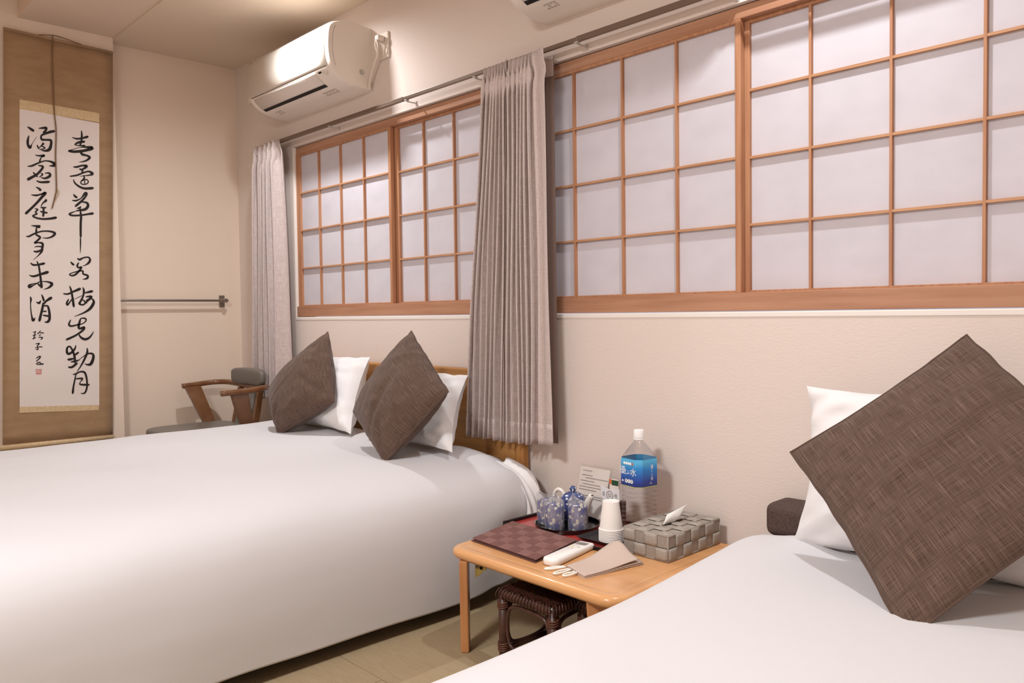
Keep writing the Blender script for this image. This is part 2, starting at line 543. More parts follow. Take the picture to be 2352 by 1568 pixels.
def window(name, W, ypl, mid, cols1, cols2, y1, y2):
    x0, x1, z0, z1 = W
    root = thing(name, ((x0+x1)/2, 0.06, z0), kind='structure')
    r = MB()
    for a in ((x0-0.001, x0+0.006, z0, z1), (x1-0.006, x1+0.001, z0, z1)):
        r.box(a[0], a[1], 0.001, 0.11, a[2], a[3])
    r.box(x0, x1, -0.002, 0.11, z0-0.016, z0-0.001)
    r.build('reveal_trim', 'reveal', root, bevel=0.002)
    MB().box(x0+0.004, x1-0.004, 0.016, 0.10, 1.800, z1-0.003).build('head', 'cedar', root, bevel=0.002)
    MB().box(x0+0.004, x1-0.004, 0.004, 0.10, z0+0.002, 1.0225).build('sill', 'cedar', root, bevel=0.0015)
    MB().box(x0+0.004, x0+0.022, 0.014, 0.10, 1.0225, 1.800).build('jamb', 'cedar_v', root, bevel=0.001)
    MB().box(x1-0.022, x1-0.004, 0.014, 0.10, 1.0225, 1.800).build('jamb', 'cedar_v', root, bevel=0.001)
    rows = (1.600, 1.409, 1.217)
    for (cols, yy) in ((cols1, y1), (cols2, y2)):
        a, e = cols[0], cols[-1]
        s = MB()
        s.box(a-(0.008 if yy == y1 else 0.026), a+0.008, yy, yy+0.02, 1.0225, 1.800)
        s.box(e-0.008, e+0.010, yy, yy+0.02, 1.0225, 1.800)
        s.box(a+0.008, e-0.008, yy, yy+0.02, 1.790, 1.800)
        s.box(a+0.008, e-0.008, yy, yy+0.02, 1.0225, 1.029)
        sash = s.build('shoji_sash', 'cedar_v', root, bevel=0.001)
        for c in cols[1:-1]:
            MB().box(c-MW/2, c+MW/2, yy, yy+PD, 1.029, 1.790).build('muntin', 'cedar_v', sash)
        cc = [a+0.008]+[c for c in cols[1:-1]]+[e-0.008]
        for z in rows:
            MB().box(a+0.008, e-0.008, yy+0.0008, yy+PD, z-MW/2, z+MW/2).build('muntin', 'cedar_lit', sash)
        zz = [1.029]+list(rows[::-1])+[1.790]
        for i in range(4):
            for k in range(4):
                MB().box(cc[i], cc[i+1], yy+PD, yy+PD+0.001, zz[k], zz[k+1]).build('paper_pane', 'shoji_paper', sash)
    return root


window('window_1', W1, 0.02, -2.91, (-3.722, -3.530, -3.331, -3.132, -2.926), (-2.899, -2.713, -2.513, -2.313, -2.118), 0.016, 0.040)
window('window_2', W2, 0.02, -1.21, (-2.040, -1.840, -1.631, -1.422, -1.212), (-1.196, -1.008, -0.797, -0.586, -0.375), 0.016, 0.040)

# ---- downlights, and a fixture for the added fill lamp
for P, lb in ((LAMP_A, 'small white recessed downlight in the ceiling by the left window'), (LAMP_B, 'small white recessed downlight in the ceiling by the right window')):
    t = thing('downlight', (P.x, P.y, ZC), lb, 'light', 'ceiling downlights')
    MB().lathe((P.x, P.y, 0), [(0.040, ZC-0.001), (0.055, ZC-0.006), (0.056, ZC-0.001), (0.056, ZC)], 32).build('trim_ring', 'lamp_ring', t, smooth=True)
    MB().lathe((P.x, P.y, 0), [(0.001, ZC-0.0015), (0.040, ZC-0.0015), (0.040, ZC)], 32, True, True).build('lens', 'lamp_glow', t)
t = thing('fill_lamp', (FILL_LAMP.x, FILL_LAMP.y, 2.6), 'added round flat white fill lamp, out of view', 'light')
MB().lathe((FILL_LAMP.x, FILL_LAMP.y, 0), [(0.26, 2.6), (0.27, 2.57), (0.26, 2.545)], 48, True, True).build('housing', 'lamp_ring', t, smooth=True, angle=40)
MB().lathe((FILL_LAMP.x, FILL_LAMP.y, 0), [(0.25, 2.545), (0.24, 2.53), (0.18, 2.52), (0.01, 2.518)], 48, True, True).build('diffuser', 'lamp_glow', t, smooth=True)


# ------------------------------------------------------------------ hanging scroll on the pillar
XS = XP+0.014


def sp(px, py, dx=0.0):
    return PX(px, py, XS+dx)


def quadslab(mb, pix, dx0, dx1):
    mb.hexa([sp(*q, dx0) for q in pix], [sp(*q, dx1) for q in pix])


sc = thing('hanging_scroll', (XS, -0.93, 0.36), 'long hanging scroll with two columns of brush calligraphy on brown silk', 'scroll')
m_ = MB()
cols = [(8, 64, 6, 1027), (45, 73.5, 44, 1023), (228, 113.5, 228, 1003.5), (259, 120.5, 259, 1000)]


def mount(u, v):
    x0, y0, x1, y1 = 8, 64, 6, 1024
    X0, Y0, X1, Y1 = 259, 120.5, 259, 999
    l = (x0+(x1-x0)*v, y0+(y1-y0)*v); r = (X0+(X1-X0)*v, Y0+(Y1-Y0)*v)
    q = (l[0]+(r[0]-l[0])*u, l[1]+(r[1]-l[1])*u)
    p = sp(*q, 0.0)
    p.x += 0.002*math.sin(v*9)+0.001*math.sin(u*6+v*4)
    return p


m_.grid(mount, 10, 40)
m_.build('silk_mount', 'silk_brown', sc, smooth=True, solid=0.002)
q = MB(); quadslab(q, [(45, 249), (228, 283), (228, 931), (45, 934)], 0.003, 0.0042); paper = q.build('paper', 'rice_paper', sc)
q = MB(); quadslab(q, [(45, 228), (228, 260), (228, 281), (45, 250)], 0.003, 0.0046); q.build('gold_strip', 'silk_gold', sc)
q = MB(); quadslab(q, [(45, 934), (227, 929.5), (227, 941.5), (44, 948)], 0.003, 0.0046); q.build('gold_strip', 'silk_gold', sc)
q = MB(); q.tube([sp(0, 1029, 0.006), sp(259, 1003, 0.006)], 0.012, 14); q.build('roller', 'silk_gold', sc, smooth=True)
q = MB(); q.tube([sp(8, 65, 0.002), sp(259, 121, 0.002)], 0.006, 10); q.build('top_stave', 'silk_brown', sc, smooth=True)
pts = crom([sp(88, 80, 0.006)[:], sp(120, 81, 0.006)[:], sp(142, 86, 0.006)[:], sp(188, 103, 0.006)[:]], 6)
MB().tube(pts, 0.0022, 6).build('hanging_cord', 'cord_brown', sc, smooth=True)
pts = crom([sp(x, y, 0.010)[:] for x, y in ((121, 80), (120, 130), (122, 200), (125, 260), (129, 300), (128, 360), (130, 430), (127, 450), (120, 478))], 6)
MB().tube(pts, 0.0026, 6).build('tying_cord', 'cord_brown', sc, smooth=True)
pts = crom([sp(x, y, 0.010)[:] for x, y in ((130, 430), (135, 443), (126, 462), (118, 480))], 6)
MB().tube(pts, 0.0018, 6).build('cord_end', 'silk_gold', sc, smooth=True)

KS = 6.2727
STROKES = [
 (270, [
  [(205,130,8),(250,160,30),(295,190,32)],
  [(228,260,14),(212,330,30),(215,390,30),(245,430,36),(270,385,10),(310,320,6),(345,275,5)],
  [(370,155,10),(420,150,24),(475,150,34),(470,185,28),(440,215,30)],
  [(595,195,30),(540,205,34),(450,235,28),(405,265,22),(415,315,28),(480,320,24),(545,330,30),(545,400,34),(520,460,40),(460,478,24),(400,465,8)],
  [(350,400,20),(365,435,16),(400,415,12),(440,370,28),(420,385,16)],
  [(400,400,14),(460,440,16),(380,455,8),(350,420,12)],
  [(320,540,10),(380,550,20),(450,548,30),(410,570,14),(390,610,20),(380,650,22)],
  [(205,700,8),(270,695,24),(350,660,22),(450,625,16),(530,630,22),(590,660,36),(590,690,36),(520,695,8)],
  [(365,690,14),(430,705,26),(400,760,30),(340,820,30),(270,860,34),(215,890,38)],
  [(290,790,14),(320,820,24),(350,850,20)],
  [(400,800,10),(425,820,20),(375,860,8)],
  [(460,800,10),(520,800,24),(530,840,34),(460,875,24),(400,860,8)],
  [(340,910,14),(400,930,24),(520,925,32)],
  [(330,1000,10),(370,1020,24),(395,1045,34)],
  [(260,1110,8),(330,1120,24),(400,1105,20),(465,1085,36),(420,1140,34),(340,1230,30),(260,1310,30),(185,1380,36)],
  [(465,1175,10),(475,1195,30),(430,1230,16),(405,1275,12)],
  [(400,1290,14),(435,1300,24),(475,1295,16)],
  [(435,1290,16),(440,1340,26),(435,1420,26)],
  [(395,1350,16),(440,1365,20),(490,1370,24)],
  [(315,1310,10),(355,1325,20),(320,1360,16),(345,1385,18),(285,1415,20),(340,1445,22),(430,1460,24),(530,1455,28),(620,1440,34)],
  [(850,285,8),(920,305,22),(1000,295,24),(1075,275,34)],
  [(985,190,12),(990,250,24),(985,330,24),(965,400,20)],
  [(890,385,14),(940,350,16),(1030,345,24),(940,370,12),(890,385,14),(930,400,12),(1035,405,24)],
  [(800,480,22),(860,460,10),(960,430,8),(1060,425,24),(1140,440,44),(1050,470,34),(960,485,34),(860,490,30),(800,480,20)],
  [(970,490,26),(1000,530,30),(1060,545,24),(1105,575,30),(1060,615,24),(1000,635,14),(950,640,5)],
  [(870,710,14),(920,710,24),(1000,690,22),(1060,700,34),(1010,740,24),(960,750,8)],
  [(960,740,20),(1000,760,24),(990,800,16)],
  [(820,845,16),(920,830,22),(1010,795,20),(1090,775,22),(1140,805,36),(1120,825,20),(960,845,6)],
  [(1015,830,12),(1025,870,20),(975,930,14),(1000,960,14),(1060,955,14),(1085,920,14),(1050,890,14),(990,910,10)],
  [(1030,880,14),(1035,960,12)],
  [(870,890,10),(890,940,20),(950,990,24),(1030,1020,28),(1150,1015,34)],
  [(870,1100,8),(890,1130,26),(920,1150,26)],
  [(850,1190,10),(910,1195,22),(980,1160,14),(1040,1090,34),(1060,1110,24),(1000,1190,28),(900,1275,30)],
  [(985,1215,14),(1060,1225,26),(1080,1270,34),(1040,1320,34),(950,1335,22),(900,1345,8)],
  [(920,1310,12),(980,1285,16),(940,1310,10)],
  [(960,1300,20),(975,1350,24)],
  [(900,1350,8),(830,1375,20),(815,1395,24),(870,1410,22),(980,1405,22),(1080,1390,24),(1150,1380,34)],
  [(970,1350,20),(980,1430,28),(976,1500,28),(974,1600,28),(975,1720,26)]]),
 (490, [
  [(972,350,16),(972,450,16),(970,570,6)],
  [(262,175,8),(310,180,20),(385,190,36),(340,205,16),(335,250,24),(330,300,26)],
  [(190,330,10),(230,330,22),(300,295,22),(400,260,18),(500,255,20),(580,270,26),(600,295,34),(560,335,24),(490,355,16),(420,350,6)],
  [(335,310,22),(390,345,26),(340,400,24),(310,425,20),(370,420,18),(425,435,28),(420,500,30),(410,550,28),(360,610,12),(290,670,5)],
  [(310,485,8),(350,475,14),(420,480,16)],
  [(300,545,16),(350,550,26),(420,520,20)],
  [(255,715,14),(290,740,24),(350,740,22),(450,720,32)],
  [(345,690,14),(372,760,22),(390,880,24),(405,1000,30),(410,1065,34)],
  [(235,890,10),(300,905,26),(400,875,28),(500,845,40)],
  [(390,980,12),(300,1030,14),(240,1060,32),(230,1035,24),(300,1010,10),(370,1000,8)],
  [(340,1000,8),(400,1050,30)],
  [(420,980,10),(500,985,18),(560,1015,36),(520,1065,24),(440,1095,5)],
  [(248,1200,12),(258,1240,24),(252,1300,12),(258,1400,14),(270,1480,18),(290,1540,34),(320,1500,6)],
  [(335,1275,8),(375,1290,30),(400,1255,10)],
  [(410,1165,8),(430,1210,24),(445,1260,24)],
  [(550,1215,40),(480,1260,26),(440,1310,20)],
  [(435,1290,24),(420,1380,30),(400,1460,30),(380,1545,34)],
  [(420,1335,16),(490,1330,20),(510,1360,26),(525,1440,30),(525,1520,32),(500,1560,30),(455,1565,8)],
  [(430,1410,14),(475,1410,20)],
  [(430,1465,16),(520,1480,26)],
  [(830,695,10),(850,720,24),(875,740,24)],
  [(925,645,10),(960,665,26),(1010,640,18),(1080,630,18),(1110,665,26),(1090,710,28),(1040,745,12),(1000,755,5)],
  [(945,710,16),(925,750,24),(940,780,20),(985,775,24),(950,830,26),(890,885,24),(840,895,18),(815,875,14),(870,850,12),(950,830,14),(1005,830,20),(1010,870,20),(1075,895,24),(1065,935,26),(1000,950,4)],
  [(725,1155,14),(790,1160,22),(870,1125,24),(965,1085,36)],
  [(815,1045,10),(835,1100,24),(855,1200,26),(875,1340,32)],
  [(800,1235,14),(775,1290,26),(790,1315,20),(850,1230,14)],
  [(880,1235,6),(1000,1180,8)],
  [(1005,1065,10),(1020,1110,26),(1010,1190,22),(970,1270,26),(955,1300,24),(1010,1315,20),(1060,1270,24),(1130,1200,30),(1050,1200,16)],
  [(1030,1145,14),(1140,1120,36)],
  [(1000,1240,14),(1060,1290,20)],
  [(1050,1250,8),(1100,1225,10),(1150,1240,20),(1160,1290,34),(1110,1370,34),(1020,1430,20),(880,1485,5)]]),
 (700, [
  [(830,215,12),(805,280,24),(840,305,22),(930,285,18),(1000,270,12),(1050,230,16),(1040,195,20),(980,195,14),(960,240,26),(945,310,30),(960,340,26),(1025,325,30),(1000,370,26),(900,440,24),(770,500,28)],
  [(950,425,14),(980,470,26),(1040,495,30),(1100,470,24),(1140,420,16),(1160,380,5)],
  [(905,580,10),(885,640,24),(820,700,28),(780,690,30),(780,620,24),(820,600,20),(860,660,24),(885,740,28),(895,830,28)],
  [(880,730,20),(940,685,26)],
  [(785,785,14),(815,785,30),(880,770,16)],
  [(835,820,14),(900,810,24),(960,790,8)],
  [(800,895,20),(850,895,26),(920,840,30)],
  [(1065,620,10),(1070,680,26),(1030,780,26),(970,890,16),(920,960,8)],
  [(930,810,8),(1000,750,8),(1090,700,18),(1150,710,26),(1155,770,34),(1120,850,36),(1070,860,20),(1030,845,6)],
  [(865,1000,10),(900,995,20),(960,965,18),(1020,965,24),(1050,1010,24),(1065,1100,22),(1065,1180,22),(1045,1250,22),(1015,1275,16),(975,1270,5)],
  [(910,980,12),(890,1080,18),(870,1180,22),(860,1270,30)],
  [(900,1065,14),(1000,1060,22),(965,1110,8)],
  [(970,1110,8),(970,1145,20),(1095,1150,26)],
  [(290,395,10),(330,385,12)],[(325,380,10),(305,450,12),(300,480,10)],[(285,440,10),(330,430,12)],[(285,490,14),(330,465,10)],
  [(400,370,8),(370,400,12),(350,420,8)],[(385,400,10),(440,405,14)],[(375,440,12),(400,430,10)],[(370,465,10),(425,470,14),(400,500,10)],
  [(325,560,8),(380,555,14),(350,590,12),(360,640,14),(330,640,8)],[(320,620,10),(370,605,10),(420,605,14)],
  [(330,770,8),(370,745,14),(395,745,14),(360,790,12),(335,815,10)],[(340,800,8),(380,775,10),(400,740,8)],[(330,850,10),(380,825,14),(400,845,12)],[(345,857,10),(390,855,14),(435,850,18)]]),
]
CHARS = {270: (6, 7, 7, 5, 6, 7), 490: (1, 5, 6, 8, 3, 8), 700: (2, 7, 4, 8, 2, 4)}
lay = 0
for y0, sts in STROKES:
    grp = []
    for n_ in CHARS[y0]:
        grp.append(sts[:n_]); sts = sts[n_:]
    for gsts in grp:
        cal = MB()
        for st in gsts:
            lay += 1
            pp = crom([(x/KS+30, y/KS+y0, w_/KS) for x, y, w_ in st], 5)
            vs = []; n = len(pp)
            for i, (x, y, w_) in enumerate(pp):
                a = pp[max(i-1, 0)]; c = pp[min(i+1, n-1)]
                tx, ty = c[0]-a[0], c[1]-a[1]; L = math.hypot(tx, ty) or 1
                h = max(w_*1.2, 0.8)*0.5
                if i == 0:
                    x -= tx/L*h*0.6; y -= ty/L*h*0.6; h *= 0.5
                if i == n-1:
                    x += tx/L*h*0.6; y += ty/L*h*0.6; h *= 0.5
                nx, ny = -ty/L, tx/L
                dx = 0.0047+lay*0.000008
                vs += [sp(x+nx*h, y+ny*h, dx), sp(x-nx*h, y-ny*h, dx)]
            cal.add(vs, [(2*i, 2*i+2, 2*i+3, 2*i+1) for i in range(n-1)])
        cal.build('brushed_character', 'ink', paper)
sl = MB()
for (x0, y0, x1, y1) in ((328, 926, 412, 934), (328, 926, 336, 965), (404, 926, 412, 965), (345, 940, 400, 946), (340, 953, 402, 958), (332, 963, 410, 970), (328, 984, 410, 1000), (328, 976, 334, 1000), (345, 975, 372, 981), (382, 974, 410, 980)):
    c = [(x/KS+30, y/KS+700) for x, y in ((x0, y0), (x1, y0), (x1, y1), (x0, y1))]
    sl.add([sp(*k, 0.0048) for k in c], [(0, 1, 2, 3)])
sl.build('seal', 'seal_red', paper)

# ---- towel bar in the wall recess
xb = XL+0.05
t = thing('towel_bar', (XL, -0.36, 1.06), 'thin steel towel bar fixed across the recess beside the scroll', 'towel bar')
zb = PX(500, 690, xb).z; yb = PX(518, 690, xb).y
MB().tube([(xb, YP-0.02, zb), (xb, yb+0.015, zb)], 0.0065, 12).build('bar', 'steel', t, smooth=True, angle=50)
br = MB(); br.box(XL, xb+0.012, yb-0.012, yb+0.006, zb-0.011, zb+0.011); br.box(XL, XL+0.006, yb-0.017, yb+0.015, zb-0.036, zb+0.030)
br.build('bracket', 'steel', t, bevel=0.002)

# ------------------------------------------------------------------ curtain rod and curtains
YR, ZR = -0.05, 1.868
t = thing('curtain_rod', (-2.2, YR, ZR), 'slim bronze curtain rod running above both paper windows', 'curtain rod')
MB().box(-4.06, -2.72, YR-0.007, YR+0.007, ZR-0.009, ZR+0.009).build('rail', 'rod', t, bevel=0.002)
MB().box(-2.74, -1.74, YR-0.0055, YR+0.0055, ZR-0.0075, ZR+0.0075).build('rail', 'rod', t, bevel=0.002)
MB().box(-1.76, -0.2, YR-0.007, YR+0.007, ZR-0.009, ZR+0.009).build('rail', 'rod', t, bevel=0.002)
for x in (-3.86, -3.30, -2.70, -2.27, -1.76, -1.2, -0.5):
    k = MB(); k.box(x-0.008, x+0.008, YR-0.008, YR+0.008, ZR-0.012, ZR-0.008); k.box(x-0.003, x+0.003, YR, 0.0, ZR-0.016, ZR-0.012); k.box(x-0.005, x+0.005, -0.003, 0.0, ZR-0.025, ZR-0.005)
    k.build('bracket', 'rod_grey', t, bevel=0.001)


def curtain(name, xt0, xt1, xb0, xb1, zt, zb0, zb1, npl, yc, amp, seed, label, flat=0.0, flatr=0.0):
    """pleated sheet; flat = share of the width at the right end hanging flat"""
    t = thing(name, ((xb0+xb1)/2, yc, min(zb0, zb1)), label, 'curtain', 'grey-brown window curtains')
    rr = random.Random(seed)
    ph = [rr.uniform(-0.35, 0.35) for _ in range(npl+2)]
    am = [rr.uniform(0.75, 1.15) for _ in range(npl+2)]
    NU = npl*16
    NV = 64

    def fn(u, v):
        uu = u
        k = u/(1-flat) if u < 1-flat else 1.0
        c = k*npl; i = int(min(c, npl-1e-6)); fr = c-i
        a = am[i]*(1-fr)+am[i+1]*fr
        th = 2*math.pi*(c+ph[i]*(1-fr)*0.5*v+ph[i+1]*fr*0.5*v)
        pin = math.exp(-((v-0.055)/0.018)**2)          # pinch below the heading
        head = smooth01(1-v/0.06)
        g = amp*a*(1.0-0.55*head-0.35*pin)*(0.85+0.35*v)
        s = math.sin(th)
        y = yc-g*math.copysign(abs(s)**0.75, s)
        wob = 0.35*(xb1-xb0)/npl*math.cos(th)*(1-0.6*head)
        if u > 1-flat:
            q = (u-(1-flat))/flat
            y = yc-amp*0.5+0.008*math.sin(q*5)-amp*flatr*q*0.2
            wob *= (1-q)
        xt = xt0+(xt1-xt0)*uu; xb = xb0+(xb1-xb0)*uu
        ease = smooth01(v*1.4) if v < 0.72 else 1.0
        x = xt+(xb-xt)*(0.25*ease+0.75*v)+wob*0.5+0.004*math.sin(7*v+u*9+seed)
        x += (0.012*pin)*math.cos(th+0.6)
        zbm = zb0+(zb1-zb0)*uu
        z = zt+(zbm-zt)*v+0.0035*math.sin(th*0.5)*(v > 0.98)
        return Vector((x, y, z))
    ob = MB().grid(fn, NU, NV, uvs=(0.6, 1.35)).build('drape', 'curtain', t, smooth=True, solid=0.0015)
    # hem stitched double near the floor edge, heading tape on top
    MB().grid(lambda u, v: fn(u, 0.945+0.055*v)+Vector((0, -0.0016, 0)), NU, 4, uvs=(0.6, 0.08)).build('hem', 'curtain', t, smooth=True, solid=0.0012)
    return t


curtain('curtain', -3.985, -3.735, -4.035, -3.70, 1.866, 0.545, 0.54, 5, -0.086, 0.030, 3, 'narrow bunch of grey-brown curtain in the corner beside the armchair')
curtain('curtain', -2.175, -2.050, -2.29, -2.085, 1.862, 0.510, 0.515, 6, -0.083, 0.021, 11, 'gathered grey-brown curtain hanging over the end of the wooden headboard', flat=0.12)
cb = curtain('curtain', -2.062, -1.862, -2.088, -1.838, 1.858, 0.512, 0.522, 7, -0.090, 0.021, 23, 'gathered grey-brown curtain with a flat outer strip, next to the larger window', flat=0.30)
k = MB(); k.grid(lambda u, v: Vector((-1.932+0.044*u, -0.036+0.010*u, 1.852-1.335*v)), 3, 20, uvs=(0.1, 1.3))
k.build('return_flap', 'curtain_back', cb, smooth=True, solid=0.0015)
k = MB(); k.grid(lambda u, v: Vector((-1.932+0.044*u, -0.039+0.010*u, 1.852-0.07*v)), 3, 3, uvs=(0.1, 0.07))
k.build('heading', 'curtain', cb, smooth=True, solid=0.0015)

# ------------------------------------------------------------------ air conditioners
AC_PROF = crom([(0.0, 2.250), (-0.06, 2.253), (-0.13, 2.252), (-0.185, 2.240), (-0.215, 2.215), (-0.225, 2.170), (-0.226, 2.110), (-0.217, 2.060), (-0.196, 2.025), (-0.155, 1.997), (-0.10, 1.979), (-0.05, 1.972), (0.0, 1.973)], 3)


def prof_at(t):
    """point and outward normal at parameter t in 0..1 along the profile"""
    n = len(AC_PROF)-1; i = min(int(t*n), n-1); f = t*n-i
    a, c = AC_PROF[i], AC_PROF[i+1]
    p = (a[0]+(c[0]-a[0])*f, a[1]+(c[1]-a[1])*f)
    tx, tz = c[0]-a[0], c[1]-a[1]; L = math.hypot(tx, tz)
    return p, (tz/L, -tx/L)


def shell(mb, x0, x1, t0, t1, off, n=14, nx=2):
    def fn(u, v):
        p, nn = prof_at(t0+(t1-t0)*v)
        return Vector((x0+(x1-x0)*u, p[0]+nn[0]*off, p[1]+nn[1]*off))
    mb.grid(fn, nx, n)


def air_conditioner(x0, x1, label):
    t = thing('air_conditioner', ((x0+x1)/2, 0, 1.972), label, 'air conditioner', 'wall air conditioners')
    n = len(AC_PROF)
    rings = []
    cx, cz = -0.06, 2.11
    for x, s in ((x0, 0.965), (x0+0.008, 0.985), (x0+0.022, 1.0), (x1-0.022, 1.0), (x1-0.008, 0.988), (x1, 0.972)):
        rings.append([Vector((x, min(0.0, (p[0])*s), cz+(p[1]-cz)*s)) for p in AC_PROF])
    body = MB().rings(rings).build('housing', 'ac_white', t, smooth=True, angle=50)
    # front cover, its seam, the outlet flap
    k = MB(); shell(k, x0+0.004, x1-0.022, 0.24, 0.60, 0.0014, 24); k.build('front_cover', 'ac_white', t, smooth=True, solid=0.0012)
    k = MB(); shell(k, x0+0.03, x1-0.03, 0.603, 0.611, 0.0012, 3); k.build('seam', 'ac_line', t, smooth=True)
    k = MB(); shell(k, x0+0.05, x1-0.13, 0.625, 0.735, 0.0025, 10); k.build('flap', 'ac_flap', t, smooth=True, solid=0.002)
    k = MB(); shell(k, x0+0.05, x1-0.13, 0.738, 0.765, 0.0010, 5); k.build('outlet_slot', 'ac_dark', t, smooth=True)
    # prints underneath
    k = MB(); shell(k, x1-0.110, x1-0.086, 0.632, 0.648, 0.0012, 3); k.build('display', 'ac_dark', t)
    k = MB()
    for j in range(3):
        for i in range(4):
            if (i+j) % 3 != 2:
                shell(k, x1-0.078+0.011*i, x1-0.070+0.011*i, 0.645+0.014*j, 0.650+0.014*j, 0.0012, 1, 1)
    k.build('print', 'ac_print', t)
    for (a, c) in ((x0+0.10, 4), (x1-0.22, 8)):
        k = MB()
        for j in range(3):
            for i in range(c):
                if (i*2+j) % 4 != 1:
                    shell(k, a+0.014*i, a+0.010+0.014*i, 0.80+0.016*j, 0.809+0.016*j, 0.0012, 1, 1)
        k.build('print', 'ac_print', t)
    k = MB(); shell(k, x0+0.014, x0+0.05, 0.315, 0.325, 0.0024, 1, 3); k.build('maker_mark', 'ac_line', t)
    # round cover on the side, side seam
    k = MB(); k.lathe((0, 0, 0), [(0.002, 0), (0.008, 0.0), (0.008, 0.0015), (0.012, 0.0015), (0.012, -0.002)], 20)
    for v in k.v:
        v.xyz = (x1+0.0005+v.z, -0.055+v.x, 2.045+v.y)
    k.build('side_button', 'ac_grey', t, smooth=True)
    k = MB(); k.tube([(x1-0.0002, prof_at(v)[0][0]*0.86-0.004, 2.11+(prof_at(v)[0][1]-2.11)*0.93) for v in [0.3+0.02*i for i in range(17)]], 0.0008, 5)
    k.build('side_seam', 'ac_line', t)
    return t


air_conditioner(-3.79, -3.022, 'white wall air conditioner above the smaller paper window, plugged in beside it')
air_conditioner(-1.945, -1.125, 'white wall air conditioner above the larger paper window')
_p = PY(570, 238, -0.02)
MB().box(_p.x, _p.x+0.10, -0.02, 0.0, _p.z, _p.z+0.11).build('pipe_cover', 'ac_white', bevel=0.003, label='small pale wall plate half hidden past the end of the air conditioner', cat='cover')

# power outlet and cord
xo = PY(886, 100, 0).x
t = thing('wall_outlet', (xo, 0, 2.09), 'white wall outlet beside the air conditioner', 'outlet')
MB().box(xo-0.038, xo+0.032, -0.012, 0.0, 2.088, 2.200).build('plate', 'cord_white', t, bevel=0.004, bseg=3)
t2 = thing('power_cord', (xo, -0.013, 2.0), 'white plug and cord looping from the outlet to the air conditioner', 'cord')
pk = MB(); pk.box(xo-0.016, xo+0.012, -0.048, -0.0125, 2.158, 2.182); pk.build('plug', 'cord_white', t2, bevel=0.005, bseg=3)
pts = crom([(xo-0.004, -0.046, 2.165), (xo-0.012, -0.046, 2.14), (xo-0.006, -0.04, 2.10), (xo-0.035, -0.035, 2.075), (xo-0.07, -0.03, 2.03), (xo-0.098, -0.022, 1.995), (xo-0.106, -0.014, 1.976)], 6)
MB().tube(pts, [0.0045 if i < 14 else 0.0062 for i in range(len(pts))], 10).build('cable', 'cord_white', t2, smooth=True)
pts = crom([(xo-0.006, -0.046, 2.165), (xo+0.006, -0.046, 2.135), (xo-0.004, -0.042, 2.112), (xo-0.018, -0.038, 2.09)], 6)
MB().tube(pts, 0.003, 8).build('cable_loop', 'cord_white', t2, smooth=True)

# ------------------------------------------------------------------ left bed
t = thing('double_bed', (-2.86, -1.1, 0.0), 'double bed with an oak headboard under the smaller window', 'bed')
MB().box(-3.62, -2.085, -0.046, -0.014, 0.268, 0.762).build('headboard', 'oak', t, bevel=0.010, bseg=3)
MB().box(-2.0855, -2.043, -0.047, -0.013, 0.268, 0.762).build('headboard_end', 'oak_edge', t, bevel=0.010, bseg=3)
MB().box(-3.60, -2.08, -0.013, -0.001, 0.30, 0.74).build('headboard_back', 'oak', t)
MB().box(-3.56, -2.14, -2.04, -0.06, 0.07, 0.22).build('base', 'dark_void', t, bevel=0.01)
for x, y in ((-3.45, -0.2), (-2.25, -0.2), (-3.45, -1.9), (-2.25, -1.9)):
    MB().box(x-0.03, x+0.03, y-0.03, y+0.03, 0.0, 0.07).build('leg', 'dark_void', t)
MB().box(-3.58, -2.12, -2.05, -0.055, 0.22, 0.43).build('mattress', 'linen_white', t, bevel=0.04, bseg=4)


def duvet(name, prof, ya, yb, head_r, label, seed=1, wr=1.0, ny=90, flare=0.0):
    """prof: list of (x,z) across the bed, swept from y=ya (head) to y=yb (foot)"""
    P = crom(prof, 5)
    n = len(P)-1
    xm = 0.5*(min(p[0] for p in P)+max(p[0] for p in P)); zt = max(p[1] for p in P)

    def fn(u, v):
        i = min(int(u*n), n-1); f = u*n-i
        x = P[i][0]+(P[i+1][0]-P[i][0])*f; z = P[i][1]+(P[i+1][1]-P[i][1])*f
        y = ya+(yb-ya)*v
        d = ya-y
        if flare:
            fl_ = smooth01((y+1.0)/0.8)
            if x < xm: x -= flare*fl_
            z += 0.010*fl_*smooth01((z-0.25)/0.15)
        e = smooth01(d/head_r)
        top = smooth01((z-0.25)/0.15)
        z -= (1-e)**2*0.035*top
        q = (x*2.2, y*1.6, 0.3+z*2)
        z += (0.012*nz(q, 1.0, seed)+0.005*nz(q, 2.6, seed+4))*wr*top*(0.12+0.88*smooth01((d-0.45)/0.5))
        # fine creases close to the head end
        hd = math.exp(-((d-0.06)/0.16)**2)
        c = math.sin(24*x+9*z+3*nz((x*5, y*5, z*5), 1, seed))*0.006*hd
        side = 1-top
        nx_ = 1 if x > xm else -1
        x += nx_*(0.010*nz((y*2.4, z*3.0, seed), 1.0, seed)+0.006*nz((y*7, z*5, 2), 1.0, seed)*hd*2)*(0.5+0.5*side)
        x += nx_*c*side*2.2
        z += c*top
        if z < 0.12:
            z += (0.012*nz((y*3, 0, seed), 1.0, 3)+0.05*hd*(0.6+0.5*nz((y*14, 1, 1), 1.0, 5)))*(1-z/0.12)
        return Vector((x, y, z))
    b = MB()
    b.grid(fn, n*2, ny)
    return b.build(name, 'linen_duvet', smooth=True, solid=0.006, label=label, cat='duvet')


